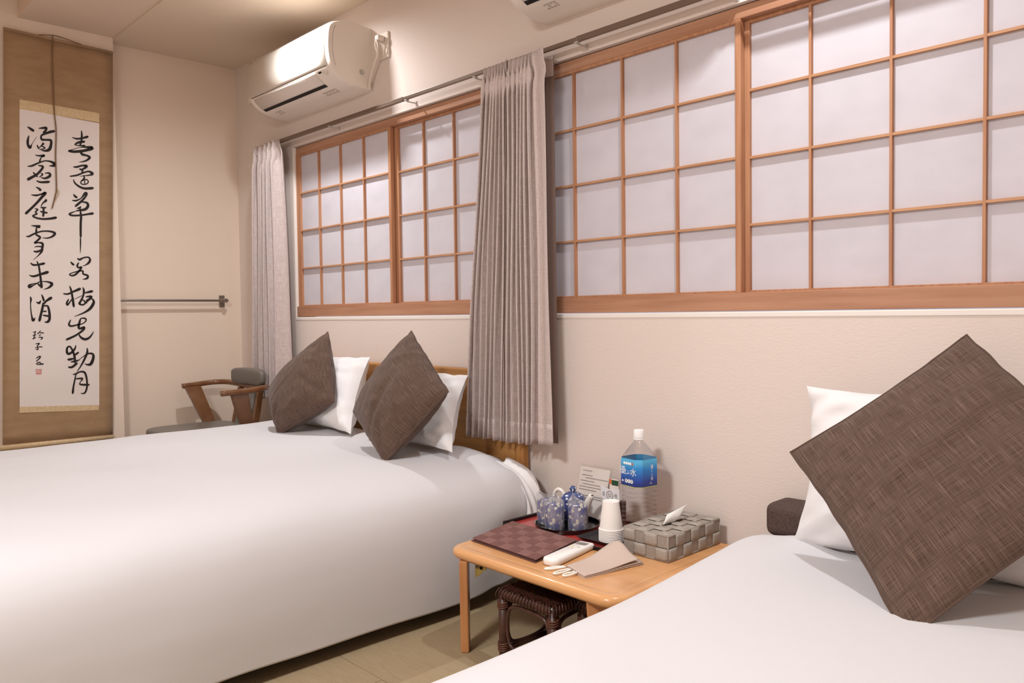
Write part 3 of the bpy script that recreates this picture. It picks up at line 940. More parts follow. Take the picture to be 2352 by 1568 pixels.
PROF_L = [(-3.685, 0.10), (-3.69, 0.25), (-3.68, 0.36), (-3.65, 0.425), (-3.58, 0.462), (-3.45, 0.478), (-3.2, 0.484), (-2.85, 0.486), (-2.5, 0.486), (-2.28, 0.484), (-2.15, 0.476), (-2.06, 0.458), (-1.99, 0.425), (-1.95, 0.375), (-1.935, 0.31), (-1.935, 0.22), (-1.942, 0.13), (-1.95, 0.048)]
duvet('duvet', PROF_L, -0.085, -2.45, 0.14, 'wide smooth white duvet hanging almost to the tatami', seed=2)
# under-sheet showing as a second fold at the head corner
fold = [(-2.10, 0.455), (-2.02, 0.430), (-1.965, 0.385), (-1.935, 0.33), (-1.930, 0.26), (-1.950, 0.20)]
FP = crom(fold, 4)


def foldfn(u, v):
    n = len(FP)-1; i = min(int(u*n), n-1); f = u*n-i
    x = FP[i][0]+(FP[i+1][0]-FP[i][0])*f; z = FP[i][1]+(FP[i+1][1]-FP[i][1])*f
    y = -0.070-0.075*v
    k = 0.010*math.sin(16*v+9*u)*(0.4+u)
    return Vector((x+0.014+k+0.010*math.sin(5*u+2*v), y, z-0.010+0.006*math.sin(7*v)))


MB().grid(foldfn, 24, 14).build('bed_sheet', 'linen_white', smooth=True, solid=0.003, label='creased edge of a white sheet tucked at the headboard corner of the double bed', cat='sheet')


# ------------------------------------------------------------------ pillows and cushions
def cushion(name, BL, BR, TR, TL, thick, material, label, cat, group=None, pinch=0.06, wrinkle=0.006, seed=1, zmin=None, piping=True, back=0.5, uvs=(1, 1), puff=0.5, creases=(), care_tag=False, sink=0.0):
    BL, BR, TR, TL = [Vector(p)-Vector((0, 0, sink)) for p in (BL, BR, TR, TL)]
    nrm = ((BR-BL).cross(TL-BL)).normalized()
    if nrm.y > 0: nrm = -nrm
    N = 36
    sz = ((BR-BL).length+(TL-BL).length)*0.5

    def base(u, v):
        a = u*(1-pinch*(1-v*v)*abs(u)**3); c = v*(1-pinch*(1-u*u)*abs(v)**3)
        s, q = (a+1)/2, (c+1)/2
        return BL*(1-s)*(1-q)+BR*s*(1-q)+TR*s*q+TL*(1-s)*q

    def side(sgn):
        def fn(u, v):
            e = max(0.0, (1-u*u)*(1-v*v))
            h = thick*(e**puff)
            amt = (1-back) if sgn > 0 else back
            p = base(u, v)
            rim = e**0.35
            wr = wrinkle*rim*(nz((u*2.2, v*2.2, sgn), 1.0, seed)+0.6*nz((u*5, v*5, sgn), 1.0, seed+3))
            corner = (abs(u)*abs(v))**2
            wr += wrinkle*1.2*corner*math.sin(18*(u-v)+seed)*(e**0.3)
            for (cu, cv, ang, ln, dp) in creases:
                du, dv = u-cu, v-cv
                al = du*math.cos(ang)+dv*math.sin(ang); ac = -du*math.sin(ang)+dv*math.cos(ang)
                wr += dp*math.exp(-(ac/0.05)**2)*math.exp(-(al/ln)**2)
            edge = 0.004*nz((u*4, v*4, 7), 1.0, seed+9)*(1-rim)
            p = p+nrm*(sgn*(h*amt*2+0.0004)+wr*(1 if sgn > 0 else 0.5))+Vector((edge, 0, edge))
            if zmin is not None and p.z < zmin: p.z = zmin+0.12*(p.z-zmin)
            return p
        return fn
    t = thing(name, (BL+BR)/2, label, cat, group)
    b = MB(); b.grid(side(1), N, N, -1, 1, -1, 1, uvs=uvs); b.grid(side(-1), N, N, -1, 1, -1, 1, uvs=uvs, flip=True)
    b.build('cover', material, t, smooth=True)
    if care_tag:
        p0, p1 = side(1)(0.9999, -0.80), side(1)(0.9999, -0.92)
        e_ = (p1-p0).normalized()*0.004; o_ = (p0-(BL+TR)*0.5).normalized()*0.016
        MB().add([p0-e_, p0+e_, p0+e_-o_+nrm*0.006, p0-e_-o_+nrm*0.006], [(0, 1, 2, 3)]).build('care_tag', 'linen_white', t, solid=0.0008)
    if piping:
        path = []
        M = 30
        for (u0, v0, u1, v1) in ((-1, -1, 1, -1), (1, -1, 1, 1), (1, 1, -1, 1), (-1, 1, -1, -1)):
            for i in range(M):
                f = i/M; u, v = u0+(u1-u0)*f, v0+(v1-v0)*f
                p = side(1)(u*0.9999, v*0.9999)
                path.append(p)
        MB().tube(path, 0.0024, 6, closed=True).build('seam', material, t, smooth=True)
    return t


def lean(pix, z0, nrm):
    """corner pixels -> points on the leaning plane through the first one"""
    p0 = PZ(pix[0][0], pix[0][1], z0); n = Vector(nrm).normalized(); out = [p0]
    for q in pix[1:]:
        d = ray(*q); out.append(CAM+d*((p0-CAM).dot(n)/d.dot(n)))
    return out


ZD = 0.488
g = 'brown linen cushions'
c = lean([(884, 1054), (1030, 890), (945, 751), (811, 936)], ZD, (-0.03, -0.885, 0.46))
cushion('cushion', c[0], c[1], c[2], c[3], 0.085, 'brown_linen', 'brown linen cushion with a small white tag, leaning on the pillow by the curtain', 'cushion', g, care_tag=True, sink=0.014, pinch=0.01, seed=4, zmin=ZD-0.002, wrinkle=0.007, creases=((-0.3, -0.2, 0.3, 0.5, -0.008), (0.2, 0.6, 2.2, 0.35, 0.010), (0.35, 0.45, 2.2, 0.3, -0.008), (0.7, 0.3, 2.6, 0.25, 0.008), (-0.6, -0.6, 0.7, 0.25, -0.008)))
c = lean([(638, 993), (768, 915), (754, 753), (618, 884)], ZD, (0.12, -0.885, 0.46))
cushion('cushion', c[0], c[1], c[2], c[3], 0.085, 'brown_linen', 'brown linen cushion beside the armchair end of the double bed', 'cushion', g, sink=0.014, pinch=0.0, seed=9, zmin=ZD-0.002, wrinkle=0.007, creases=((0.5, -0.3, 2.2, 0.4, -0.009), (0.7, 0.2, 2.5, 0.3, 0.009), (0.6, 0.7, 2.4, 0.25, -0.009), (-0.2, 0.1, 0.3, 0.5, 0.006), (-0.6, -0.5, 0.8, 0.3, -0.008)))
cushion('cushion', (-0.535, -0.565, 0.372), (-0.233, -0.338, 0.674), (-0.564, -0.150, 0.912), (-0.868, -0.347, 0.647), 0.045, 'brown_linen', 'large brown linen cushion propped on one corner on the low single bed', 'cushion', g, pinch=0.045, seed=15, zmin=0.398, wrinkle=0.007, creases=((0.05, 0.1, 0.12, 0.9, 0.006), (0.0, 0.03, 0.12, 0.8, -0.005), (0.5, 0.45, 0.1, 0.3, -0.005), (0.7, 0.8, 2.4, 0.2, -0.012)))

g = 'white bed pillows'
TR = PY(850, 820, -0.10); BR = PZ(806, 1000, ZD+0.01)
cushion('pillow', (BR.x-0.62, BR.y+0.03, ZD+0.015), (BR.x, BR.y, ZD+0.015), TR, (TR.x-0.60, -0.10, 0.765), 0.10, 'linen_white', 'upright white pillow between the two brown cushions', 'pillow', g, pinch=0.10, wrinkle=0.022, seed=21, zmin=ZD-0.004, piping=False, puff=0.48)
cushion('pillow', (-2.62, -0.33, ZD+0.015), (-2.085, -0.34, ZD+0.015), (-2.262, -0.115, 0.742), (-2.80, -0.115, 0.755), 0.075, 'linen_white', 'upright white pillow partly behind the curtain', 'pillow', g, pinch=0.10, wrinkle=0.022, seed=33, zmin=ZD-0.004, piping=False, puff=0.48)
TLp = PY(1853, 886, -0.16); BLp = PZ(1818, 1248, 0.402)
cushion('pillow', BLp, (BLp.x+0.66, BLp.y-0.02, 0.402), (TLp.x+0.64, -0.16, 0.80), TLp, 0.085, 'linen_white', 'white pillow standing behind the large cushion on the single bed', 'pillow', g, pinch=0.10, wrinkle=0.022, seed=41, zmin=0.400, piping=False, puff=0.48)

# ------------------------------------------------------------------ right bed
t = thing('single_bed', (-0.4, -1.1, 0.0), 'low single bed with a dark brown padded headboard', 'bed')
MB().box(-1.06, 0.12, -0.115, -0.004, 0.10, 0.372).build('headboard', 'headboard_fabric', t, bevel=0.018, bseg=3)
MB().box(-1.06, 0.12, -0.118, -0.004, 0.374, 0.462).build('headboard_pad', 'headboard_fabric', t, bevel=0.022, bseg=4)
MB().box(-0.90, 0.02, -2.15, -0.12, 0.05, 0.20).build('base', 'dark_void', t, bevel=0.01)
MB().box(-0.92, 0.04, -2.16, -0.12, 0.20, 0.355).build('mattress', 'linen_white', t, bevel=0.03, bseg=4)
for x, y in ((-0.8, -0.3), (-0.1, -0.3), (-0.8, -2.0), (-0.1, -2.0)):
    MB().box(x-0.03, x+0.03, y-0.03, y+0.03, 0.0, 0.05).build('leg', 'dark_void', t)
MB().box(-1.05, -0.99, -0.11, -0.05, 0.0, 0.10).build('leg', 'dark_void', t)
MB().box(0.05, 0.11, -0.11, -0.05, 0.0, 0.10).build('leg', 'dark_void', t)
PROF_R = [(-1.035, 0.05), (-1.04, 0.15), (-1.045, 0.24), (-1.04, 0.31), (-1.02, 0.357), (-0.978, 0.390), (-0.90, 0.402), (-0.7, 0.397), (-0.45, 0.398), (-0.2, 0.397), (-0.04, 0.392), (0.05, 0.375), (0.10, 0.33), (0.12, 0.25), (0.12, 0.12)]
duvet('duvet', PROF_R, -0.13, -2.25, 0.10, 'white duvet on the low single bed', seed=6, wr=0.8, flare=0.045)

# ------------------------------------------------------------------ armchair in the corner
cx0 = -3.992
ch = thing('armchair', (cx0, -0.35, 0.0), 'wooden armchair with grey vinyl seat and back in the corner', 'chair')
ZA = 0.608
arm = crom([(-4.282, -0.385, ZA), (-4.282, -0.30, ZA+0.006), (-4.27, -0.22, ZA+0.012), (-4.215, -0.165, ZA+0.012), (-4.10, -0.142, ZA+0.004), (-3.99, -0.138, ZA), (-3.88, -0.142, ZA+0.002), (-3.775, -0.165, ZA+0.008), (-3.712, -0.22, ZA+0.010), (-3.700, -0.30, ZA+0.004), (-3.700, -0.430, ZA)], 6)
MB().tube(arm, 0.016, 12, sq=(1.15, 0.85)).build('arm_rail', 'walnut', ch, smooth=True)


def pad(mb, c, sx, sy, sz, bow=0.0, e=0.45, n=24):
    def fn(u, v):
        th = u*2*math.pi; ph = (v-0.5)*math.pi
        def pw(a, k): return math.copysign(abs(a)**k, a)
        x = pw(math.cos(ph), e)*pw(math.cos(th), e)*sx
        y = pw(math.cos(ph), e)*pw(math.sin(th), e)*sy
        z = pw(math.sin(ph), e)*sz
        return Vector((c[0]+x, c[1]+y-bow*(x/sx)**2, c[2]+z))
    mb.grid(fn, n*2, n)
    return mb


pad(MB(), (cx0+0.035, -0.155, 0.662), 0.175, 0.022, 0.043, bow=0.02).build('head_pad', 'vinyl_grey', ch, smooth=True)
k = MB(); k.hexa([(-4.06, -0.215, 0.40), (-3.90, -0.215, 0.40), (-3.90, -0.18, 0.40), (-4.06, -0.18, 0.40)], [(-4.04, -0.165, 0.595), (-3.90, -0.165, 0.595), (-3.90, -0.135, 0.595), (-4.04, -0.135, 0.595)])
k.build('back_panel', 'vinyl_grey', ch, bevel=0.012, bseg=3)
for x in (-4.088, -3.865):
    k = MB(); s = 0.013
    k.hexa([(x-s, -0.215, 0.36), (x+s, -0.215, 0.36), (x+s, -0.18, 0.36), (x-s, -0.18, 0.36)], [(x-s, -0.165, 0.60), (x+s, -0.165, 0.60), (x+s, -0.135, 0.60), (x-s, -0.135, 0.60)])
    k.build('back_post', 'walnut', ch, bevel=0.004)
for x in (-4.272, -3.712):
    k = MB(); s = 0.014; xi = x+(0.06 if x < cx0 else -0.06)
    k.hexa([(xi-s, -0.285, 0.36), (xi+s, -0.285, 0.36), (xi+s, -0.225, 0.36), (xi-s, -0.225, 0.36)], [(x-s, -0.38, ZA-0.004), (x+s, -0.38, ZA-0.004), (x+s, -0.295, ZA-0.004), (x-s, -0.295, ZA-0.004)])
    k.build('arm_post', 'walnut', ch, bevel=0.004)
pad(MB(), (cx0, -0.40, 0.385), 0.245, 0.225, 0.035, e=0.35).build('seat', 'vinyl_grey', ch, smooth=True)
MB().box(cx0-0.22, cx0+0.22, -0.60, -0.20, 0.30, 0.345).build('seat_frame', 'walnut', ch, bevel=0.006)
for x in (cx0-0.20, cx0+0.20):
    for y in (-0.58, -0.22):
        MB().tube([(x, y, 0.0), (x, y, 0.31)], [0.015, 0.022], 12).build('leg', 'walnut', ch, smooth=True)

# ------------------------------------------------------------------ low folding table
ZT = 0.30
tb = thing('low_table', (-1.5, -0.34, 0.0), 'low honey-coloured wooden folding table between the two beds', 'table')
out0 = rounded_poly([(-1.790, -0.610), (-1.160, -0.618), (-1.170, -0.022), (-1.858, -0.022)], [0.055, 0.055, 0.05, 0.05], 8)
rings = []
for d_, z in ((0.020, 0.2705), (0.008, 0.272), (0.0015, 0.279), (0.0, 0.286), (0.002, 0.2935), (0.008, 0.2985), (0.016, ZT), (0.034, ZT), (0.036, ZT-0.0008), (0.038, ZT), (0.044, ZT)):
    rings.append([Vector((p.x, p.y, z)) for p in inset(out0, d_)])
MB().rings(rings).build('tabletop', 'honey', tb, smooth=True, angle=50)
ap = rounded_poly([(-1.70, -0.56), (-1.24, -0.56), (-1.24, -0.08), (-1.78, -0.08)], 0.03, 4)
MB().rings([[Vector((p.x, p.y, z)) for p in ap] for z in (0.255, 0.271)]).build('apron', 'honey_leg', tb)


def board_leg(x, y, dx, dy, L=0.042, th=0.012):
    a = Vector((dx, dy, 0)).normalized(); c = Vector((-a.y, a.x, 0)); p = Vector((x, y, 0))
    b0 = [p+a*s*L*0.62+c*k*th for s, k in ((-1, -1), (1, -1), (1, 1), (-1, 1))]
    b1 = [p+a*s*L+c*k*th+Vector((0, 0, 0.2705)) for s, k in ((-1, -1), (1, -1), (1, 1), (-1, 1))]
    return MB().hexa(b0, b1)


lg = None
for i, (x, y, dx, dy) in enumerate(((-1.748, -0.578, 1, -1), (-1.240, -0.566, 1, 1), (-1.225, -0.085, 1, -1), (-1.800, -0.085, 1, 1))):
    l_ = board_leg(x, y, dx, dy).build('leg', 'honey_leg', tb, bevel=0.004)
    lg = lg or l_
hx, hy = -1.700, -0.578
k = MB(); k.add([(hx, hy, 0.266), (hx+0.045, hy+0.002, 0.266), (hx+0.043, hy+0.002, 0.252), (hx+0.030, hy+0.001, 0.246), (hx+0.022, hy+0.001, 0.236), (hx, hy, 0.222)], [(0, 1, 2, 3, 4, 5)])
hg = k.build('hinge', 'brass', tb, solid=0.002)
for (dx, dz) in ((0.010, 0.256), (0.026, 0.256)):
    q = MB(); q.lathe((0, 0, 0), [(0.0005, 0.0), (0.005, 0.0), (0.005, 0.002)], 14)
    for v in q.v: v.xyz = (hx+dx+v.x, hy-0.0012-v.z, dz+v.y)
    q.build('screw', 'steel' if dx < 0.02 else 'dark_void', hg)

# ------------------------------------------------------------------ rattan stools under the table


def stool(x0, y0, s, h, label):
    st = thing('rattan_stool', (x0+s/2, y0+s/2, 0.0), label, 'stool', 'dark rattan stools')
    r = 0.0135
    for (px_, py_) in ((x0+r, y0+r), (x0+s-r, y0+r), (x0+r, y0+s-r), (x0+s-r, y0+s-r)):
        lgm = MB().tube([(px_, py_, 0.0), (px_, py_, h-0.02)], r, 12).build('leg', 'rattan', st, smooth=True)
        k = MB()
        for z in (0.052, 0.058, 0.064, 0.070, h-0.052, h-0.046, h-0.040):
            k.tube([(px_+(r+0.0015)*math.cos(a), py_+(r+0.0015)*math.sin(a), z+0.003*math.sin(a)) for a in [i*math.pi/7 for i in range(14)]], 0.0028, 5, closed=True)
        k.build('binding', 'rattan_wrap', lgm, smooth=True, kind='stuff')
    for sd in range(4):
        def P(u, z):
            if sd == 0: return (x0+u, y0+r, z)
            if sd == 1: return (x0+u, y0+s-r, z)
            if sd == 2: return (x0+r, y0+u, z)
            return (x0+s-r, y0+u, z)
        a, b_ = 2*r+0.004, s-2*r-0.004
        z0, z1, q = 0.058, h-0.045, 0.028
        lp = crom([P(a+q, z0), P(b_-q, z0), P(b_, z0+q), P(b_, z1-q), P(b_-q, z1), P(a+q, z1), P(a, z1-q), P(a, z0+q)], 5, closed=True)
        MB().tube(lp, 0.0055, 8, closed=True).build('loop', 'rattan', st, smooth=True)
        MB().tube([P(r, 0.048), P(s-r, 0.048)], 0.008, 8).build('stretcher', 'rattan', st, smooth=True)
    slab = rounded_poly([(x0, y0), (x0+s, y0), (x0+s, y0+s), (x0, y0+s)], 0.02, 5)
    seat = MB().rings([[Vector((p.x, p.y, z)) for p in inset(slab, d_)] for d_, z in ((0.012, h-0.034), (0.003, h-0.029), (0.0, h-0.018), (0.004, h-0.008), (0.012, h-0.004))]).build('seat', 'rattan', st, smooth=True, angle=60)
    k = MB(); n = 15
    for i in range(n):
        c = 0.008+(s-0.016)*(i+0.5)/n
        wd = (s-0.016)/n*0.46
        vs = []; m_ = 2*n
        for j in range(m_+1):
            q = 0.004+(s-0.008)*j/m_
            z = h-0.0035+0.0022*math.cos(math.pi*j+math.pi*(i % 2))
            vs += [(x0+c-wd, y0+q, z), (x0+c+wd, y0+q, z)]
        k.add(vs, [(2*j, 2*j+1, 2*j+3, 2*j+2) for j in range(m_)])
        vs = []
        for j in range(m_+1):
            q = 0.004+(s-0.008)*j/m_
            z = h-0.0035-0.0022*math.cos(math.pi*j+math.pi*(i % 2))
            vs += [(x0+q, y0+c-wd, z), (x0+q, y0+c+wd, z)]
        k.add(vs, [(2*j, 2*j+2, 2*j+3, 2*j+1) for j in range(m_)])
    # rolled cane edge
    for i in range(72):
        f = i/72*4; e_ = int(f); q = (f-e_)*s
        ex, ey = ((x0+q, y0), (x0+s, y0+q), (x0+s-q, y0+s), (x0, y0+s-q))[e_]
        cxm, cym = x0+s/2, y0+s/2
        ix, iy = ex+(cxm-ex)*0.12, ey+(cym-ey)*0.12
        ox, oy = ex+(ex-cxm)*0.008, ey+(ey-cym)*0.008
        k.tube([(ix, iy, h-0.002), (ox*0.6+ix*0.4, oy*0.6+iy*0.4, h-0.004), (ox, oy, h-0.016), (ox, oy, h-0.028)], 0.0019, 5)
    k.build('woven_cane', 'rattan', seat, smooth=True, kind='stuff')
    return st


stool(-1.600, -0.590, 0.215, 0.222, 'small dark rattan stool under the table on the double bed side')
stool(-1.376, -0.512, 0.200, 0.222, 'small dark rattan stool under the table on the single bed side')

# ------------------------------------------------------------------ red and black tray
ZTR = ZT+0.006
x0, x1, y0, y1 = -1.832, -1.392, -0.345, -0.060
t = thing('serving_tray', ((x0+x1)/2, (y0+y1)/2, ZT), 'rectangular lacquer tray, red inside with a black rim', 'tray')
MB().box(x0+0.006, x1-0.006, y0+0.006, y1-0.006, ZT, ZTR).build('tray_base', 'lacquer_red', t)
for ya_ in (y0, y1-0.006):
    MB().box(x0+0.006, x1-0.006, ya_, ya_+0.006, ZT, ZT+0.012).build('rim', 'lacquer_black', t, bevel=0.0015)
for xx, sg in ((x0, -1), (x1-0.002, 1)):
    pts = [(xx, y0, ZT+0.012), (xx, y1, ZT+0.012)]
    k = MB(); k.box(xx-0.002 if sg < 0 else xx-0.006, xx+0.008 if sg < 0 else xx+0.002, y0-0.002, y1, ZT, ZT+0.017)
    k.build('handle_rim', 'lacquer_black', t, bevel=0.004, bseg=3)

# round tray, teapot, wrapped cups
RC = Vector((-1.664, -0.228, ZTR))
MB().lathe(RC, [(0.0005, 0.0), (0.094, 0.0), (0.100, 0.003), (0.102, 0.014), (0.099, 0.0145), (0.096, 0.004), (0.0005, 0.0035)], 64).build('round_tray', 'lacquer_black', loc=RC, smooth=True, angle=50, label='round black lacquer tray holding the teapot and cups', cat='tray')
ZR2 = ZTR+0.0040
tp = Vector((-1.692, -0.170, ZR2))
t = thing('teapot', tp, 'white teapot with a blue flowered lid and a short spout', 'teapot')
body = [(0.001, 0.0), (0.036, 0.0), (0.048, 0.012), (0.054, 0.032), (0.054, 0.052), (0.049, 0.070), (0.044, 0.077), (0.038, 0.080)]
MB().lathe(tp, [(r_*0.80, z_*0.86) for r_, z_ in body], 40).build('body', 'blue_flower', t, smooth=True)
ld = MB().lathe(tp, [(r_*0.80, z_*0.86) for r_, z_ in [(0.049, 0.076), (0.050, 0.082), (0.044, 0.092), (0.033, 0.100), (0.020, 0.106), (0.010, 0.108)]], 40).build('lid', 'blue_lid', t, smooth=True)
MB().lathe(tp, [(r_*0.85, z_*0.86) for r_, z_ in [(0.008, 0.106), (0.007, 0.110), (0.012, 0.114), (0.0135, 0.120), (0.011, 0.126), (0.005, 0.129), (0.0005, 0.129)]], 24).build('knob', 'blue_lid', ld, smooth=True)
sd = Vector((1.0, 0.02, 0)).normalized()
sp_ = crom([tuple(tp+sd*a+Vector((0, 0, z))) for a, z in ((0.034, 0.022), (0.050, 0.045), (0.062, 0.068), (0.077, 0.092))], 5)
MB().tube(sp_, [0.017-0.0085*i/(len(sp_)-1) for i in range(len(sp_))], 14).build('spout', 'porcelain', t, smooth=True)
tip = Vector(sp_[-1])
q = MB().lathe(tip+Vector((0.001, 0, 0.0006)), [(0.0005, 0), (0.0055, 0.0)], 14, False, False); q.build('spout_hole', 'dark_void', t)
hd_ = crom([tuple(tp+Vector((a*0.8, b_, z*0.9))) for a, b_, z in ((-0.046, 0.0, 0.068), (-0.053, 0, 0.092), (-0.072, -0.004, 0.102), (-0.090, -0.006, 0.090), (-0.094, -0.006, 0.066), (-0.085, -0.004, 0.042), (-0.060, 0, 0.022), (-0.046, 0, 0.020))], 5)
MB().tube(hd_, 0.0062, 10).build('handle', 'porcelain', t, smooth=True)


def tea_cup(c, seed, label, peak):
    t = thing('tea_cup', c, label, 'cup', 'wrapped tea cups')
    prof = [(0.001, 0.0), (0.022, 0.0), (0.0265, 0.004), (0.0280, 0.020), (0.0287, 0.045), (0.0287, 0.070), (0.0280, 0.0735), (0.0268, 0.070), (0.0264, 0.03), (0.001, 0.008)]
    MB().lathe(c, prof, 32).build('cup', 'blue_flower', t, smooth=True)

    def film(u, v):
        a = u*2*math.pi
        z = 0.001+0.082*min(v/0.85, 1)
        r = 0.0305+0.0012*nz((math.cos(a)*3, math.sin(a)*3, v*4), 1, seed)+0.0008*math.sin(9*a+seed)*v
        if v > 0.85:
            k_ = (v-0.85)/0.15
            r = r*(1-k_*0.8)
            z += 0.008*k_+0.020*k_*max(0, math.cos(a-peak))**2
        elif v > 0.7:
            z += 0.014*((v-0.7)/0.15)*max(0, math.cos(a-peak))**3
        p = Vector(c)+Vector((r*math.cos(a), r*math.sin(a), z))
        if v > 0.85:
            p += Vector((math.cos(peak), math.sin(peak), 0))*0.020*((v-0.85)/0.15)
        return p
    MB().grid(film, 40, 26).build('plastic_wrap', 'film', t, smooth=True)
    return t


tea_cup(Vector((-1.729, -0.253, ZR2)), 3, 'blue flowered tea cup in clear plastic wrap, next to the teapot handle', 3.4)
tea_cup(Vector((-1.667, -0.283, ZR2)), 8, 'blue flowered tea cup in clear plastic wrap, middle one of the three', 2.2)
tea_cup(Vector((-1.606, -0.244, ZR2)), 14, 'blue flowered tea cup in clear plastic wrap, under the teapot spout', 2.9)

# acrylic sign stand with a printed card
t = thing('sign_stand', (-1.665, -0.09, ZTR), 'clear acrylic stand with a printed white card behind the teapot', 'sign')
A0 = Vector((-1.746, -0.112, ZTR+0.001)); A1 = Vector((-1.616, -0.112, ZTR+0.001)); up = Vector((0.0, 0.045, 0.160))
nn = (A1-A0).cross(up).normalized()


def cardpt(u, v, d_=0.0): return A0+(A1-A0)*u+up*v+nn*d_


def slab(mb, u0, u1, v0, v1, d0, d1):
    mb.hexa([cardpt(u0, v0, d0), cardpt(u1, v0, d0), cardpt(u1, v1, d0), cardpt(u0, v1, d0)], [cardpt(u0, v0, d1), cardpt(u1, v0, d1), cardpt(u1, v1, d1), cardpt(u0, v1, d1)])


k = MB(); slab(k, -0.02, 1.02, 0.0, 1.03, 0.0018, 0.0032); k.build('front_sheet', 'acrylic', t)
k = MB(); slab(k, -0.02, 1.02, 0.0, 1.03, -0.0040, -0.0026); k.build('back_sheet', 'acrylic', t)
k = MB(); k.hexa([(-1.749, -0.112, ZTR+0.0002), (-1.613, -0.112, ZTR+0.0002), (-1.613, -0.064, ZTR+0.0002), (-1.749, -0.064, ZTR+0.0002)], [(-1.749, -0.112, ZTR+0.0012), (-1.613, -0.112, ZTR+0.0012), (-1.613, -0.064, ZTR+0.0012), (-1.749, -0.064, ZTR+0.0012)]); k.build('foot', 'acrylic', t)
k = MB(); slab(k, 0.0, 0.96, 0.03, 0.98, -0.0004, 0.0004); cd_ = k.build('card', 'card_white', t)
k = MB(); rr = random.Random(5)
for r_, (v, u0, u1) in enumerate(((0.90, 0.10, 0.40), (0.81, 0.08, 0.44), (0.76, 0.22, 0.92), (0.70, 0.06, 0.52), (0.64, 0.16, 0.94), (0.585, 0.06, 0.90), (0.53, 0.06, 0.62), (0.42, 0.08, 0.88), (0.375, 0.06, 0.84))):
    u = u0
    while u < u1:
        wd = rr.uniform(0.012, 0.032)
        slab(k, u, u+wd, v, v+0.014, 0.0006, 0.0010)
        u += wd+rr.uniform(0.006, 0.014)
k.build('printed_lines', 'print_dark', cd_, kind='stuff')

# ear-plug sachets in a small brown box
t = thing('earplug_box', (-1.545, -0.135, ZTR), 'small brown box of white ear plug sachets beside the bottle', 'box')
MB().box(-1.580, -1.519, -0.152, -0.118, ZTR, ZTR+0.085).build('box', 'box_brown', t, bevel=0.002)
k = MB(); k.add([(-1.590, -0.1545, ZTR+0.128), (-1.556, -0.1545, ZTR+0.121), (-1.516, -0.1545, ZTR+0.128), (-1.514, -0.1545, ZTR+0.092), (-1.538, -0.1545, ZTR+0.056), (-1.574, -0.1545, ZTR+0.066), (-1.586, -0.1545, ZTR+0.100)], [(0, 1, 2, 3, 4, 5, 6)])
sch = k.build('sachet', 'sachet', t, solid=0.003)
k = MB(); k.box(-1.5615, -1.526, -0.146, -0.142, ZTR+0.080, ZTR+0.152); cdm = k.build('card', 'card_white', t)
MB().box(-1.5615, -1.553, -0.147, -0.146, ZTR+0.137, ZTR+0.152).build('print_orange', 'orange', cdm)
MB().box(-1.552, -1.527, -0.147, -0.146, ZTR+0.134, ZTR+0.150).build('print_green', 'green_dark', cdm)


def text_mesh(body_, size, fn, name, material, parent, track=0.0):
    """lettering as a flat mesh; fn maps (x,y) of the text, centred, to a point"""
    cu = bpy.data.curves.new(name, 'FONT'); cu.body = body_; cu.size = size; cu.align_x = 'CENTER'; cu.align_y = 'CENTER'
    cu.resolution_u = 3
    tmp = bpy.data.objects.new(name, cu); scene.collection.objects.link(tmp)
    bpy.context.view_layer.update()
    me = bpy.data.meshes.new_from_object(tmp.evaluated_get(bpy.context.evaluated_depsgraph_get()))
    b = MB(); b.add([fn(v.co.x, v.co.y) for v in me.vertices], [tuple(p.vertices) for p in me.polygons])
    bpy.data.objects.remove(tmp); bpy.data.curves.remove(cu); bpy.data.meshes.remove(me)
    return b.build(name, material, parent)


yS = -0.1545-0.0017
for ch_, xx in (('耳', -1.577), ('栓', -1.529)):
    text_mesh(ch_, 0.014, lambda x, y, xx=xx: Vector((xx+x*0.8, yS, ZTR+0.104+y)), 'lettering', 'ink', sch)
k = MB(); k.tube([(-1.553+0.0125*math.cos(a), yS, ZTR+0.104+0.0125*math.sin(a)) for a in [i*math.pi/12 for i in range(24)]], 0.0009, 5, closed=True)
k.tube([(-1.557+0.005*math.sin(2*i), yS, ZTR+0.098+0.0022*i) for i in range(6)], 0.0007, 5)
k.tube([(-1.549-0.004*math.sin(2*i), yS, ZTR+0.098+0.0022*i) for i in range(6)], 0.0007, 5)
k.build('emblem', 'print_dark', sch)

# ------------------------------------------------------------------ square tray and nested paper cups
sx0, sx1, sy0, sy1 = -1.545, -1.402, -0.322, -0.192
k = MB(); cxx, cyy = (sx0+sx1)/2, (sy0+sy1)/2


def sq(s_, z): return [Vector((cxx+dx*(sx1-sx0)/2*s_, cyy+dy*(sy1-sy0)/2*s_, z)) for dx, dy in ((-1, -1), (1, -1), (1, 1), (-1, 1))]


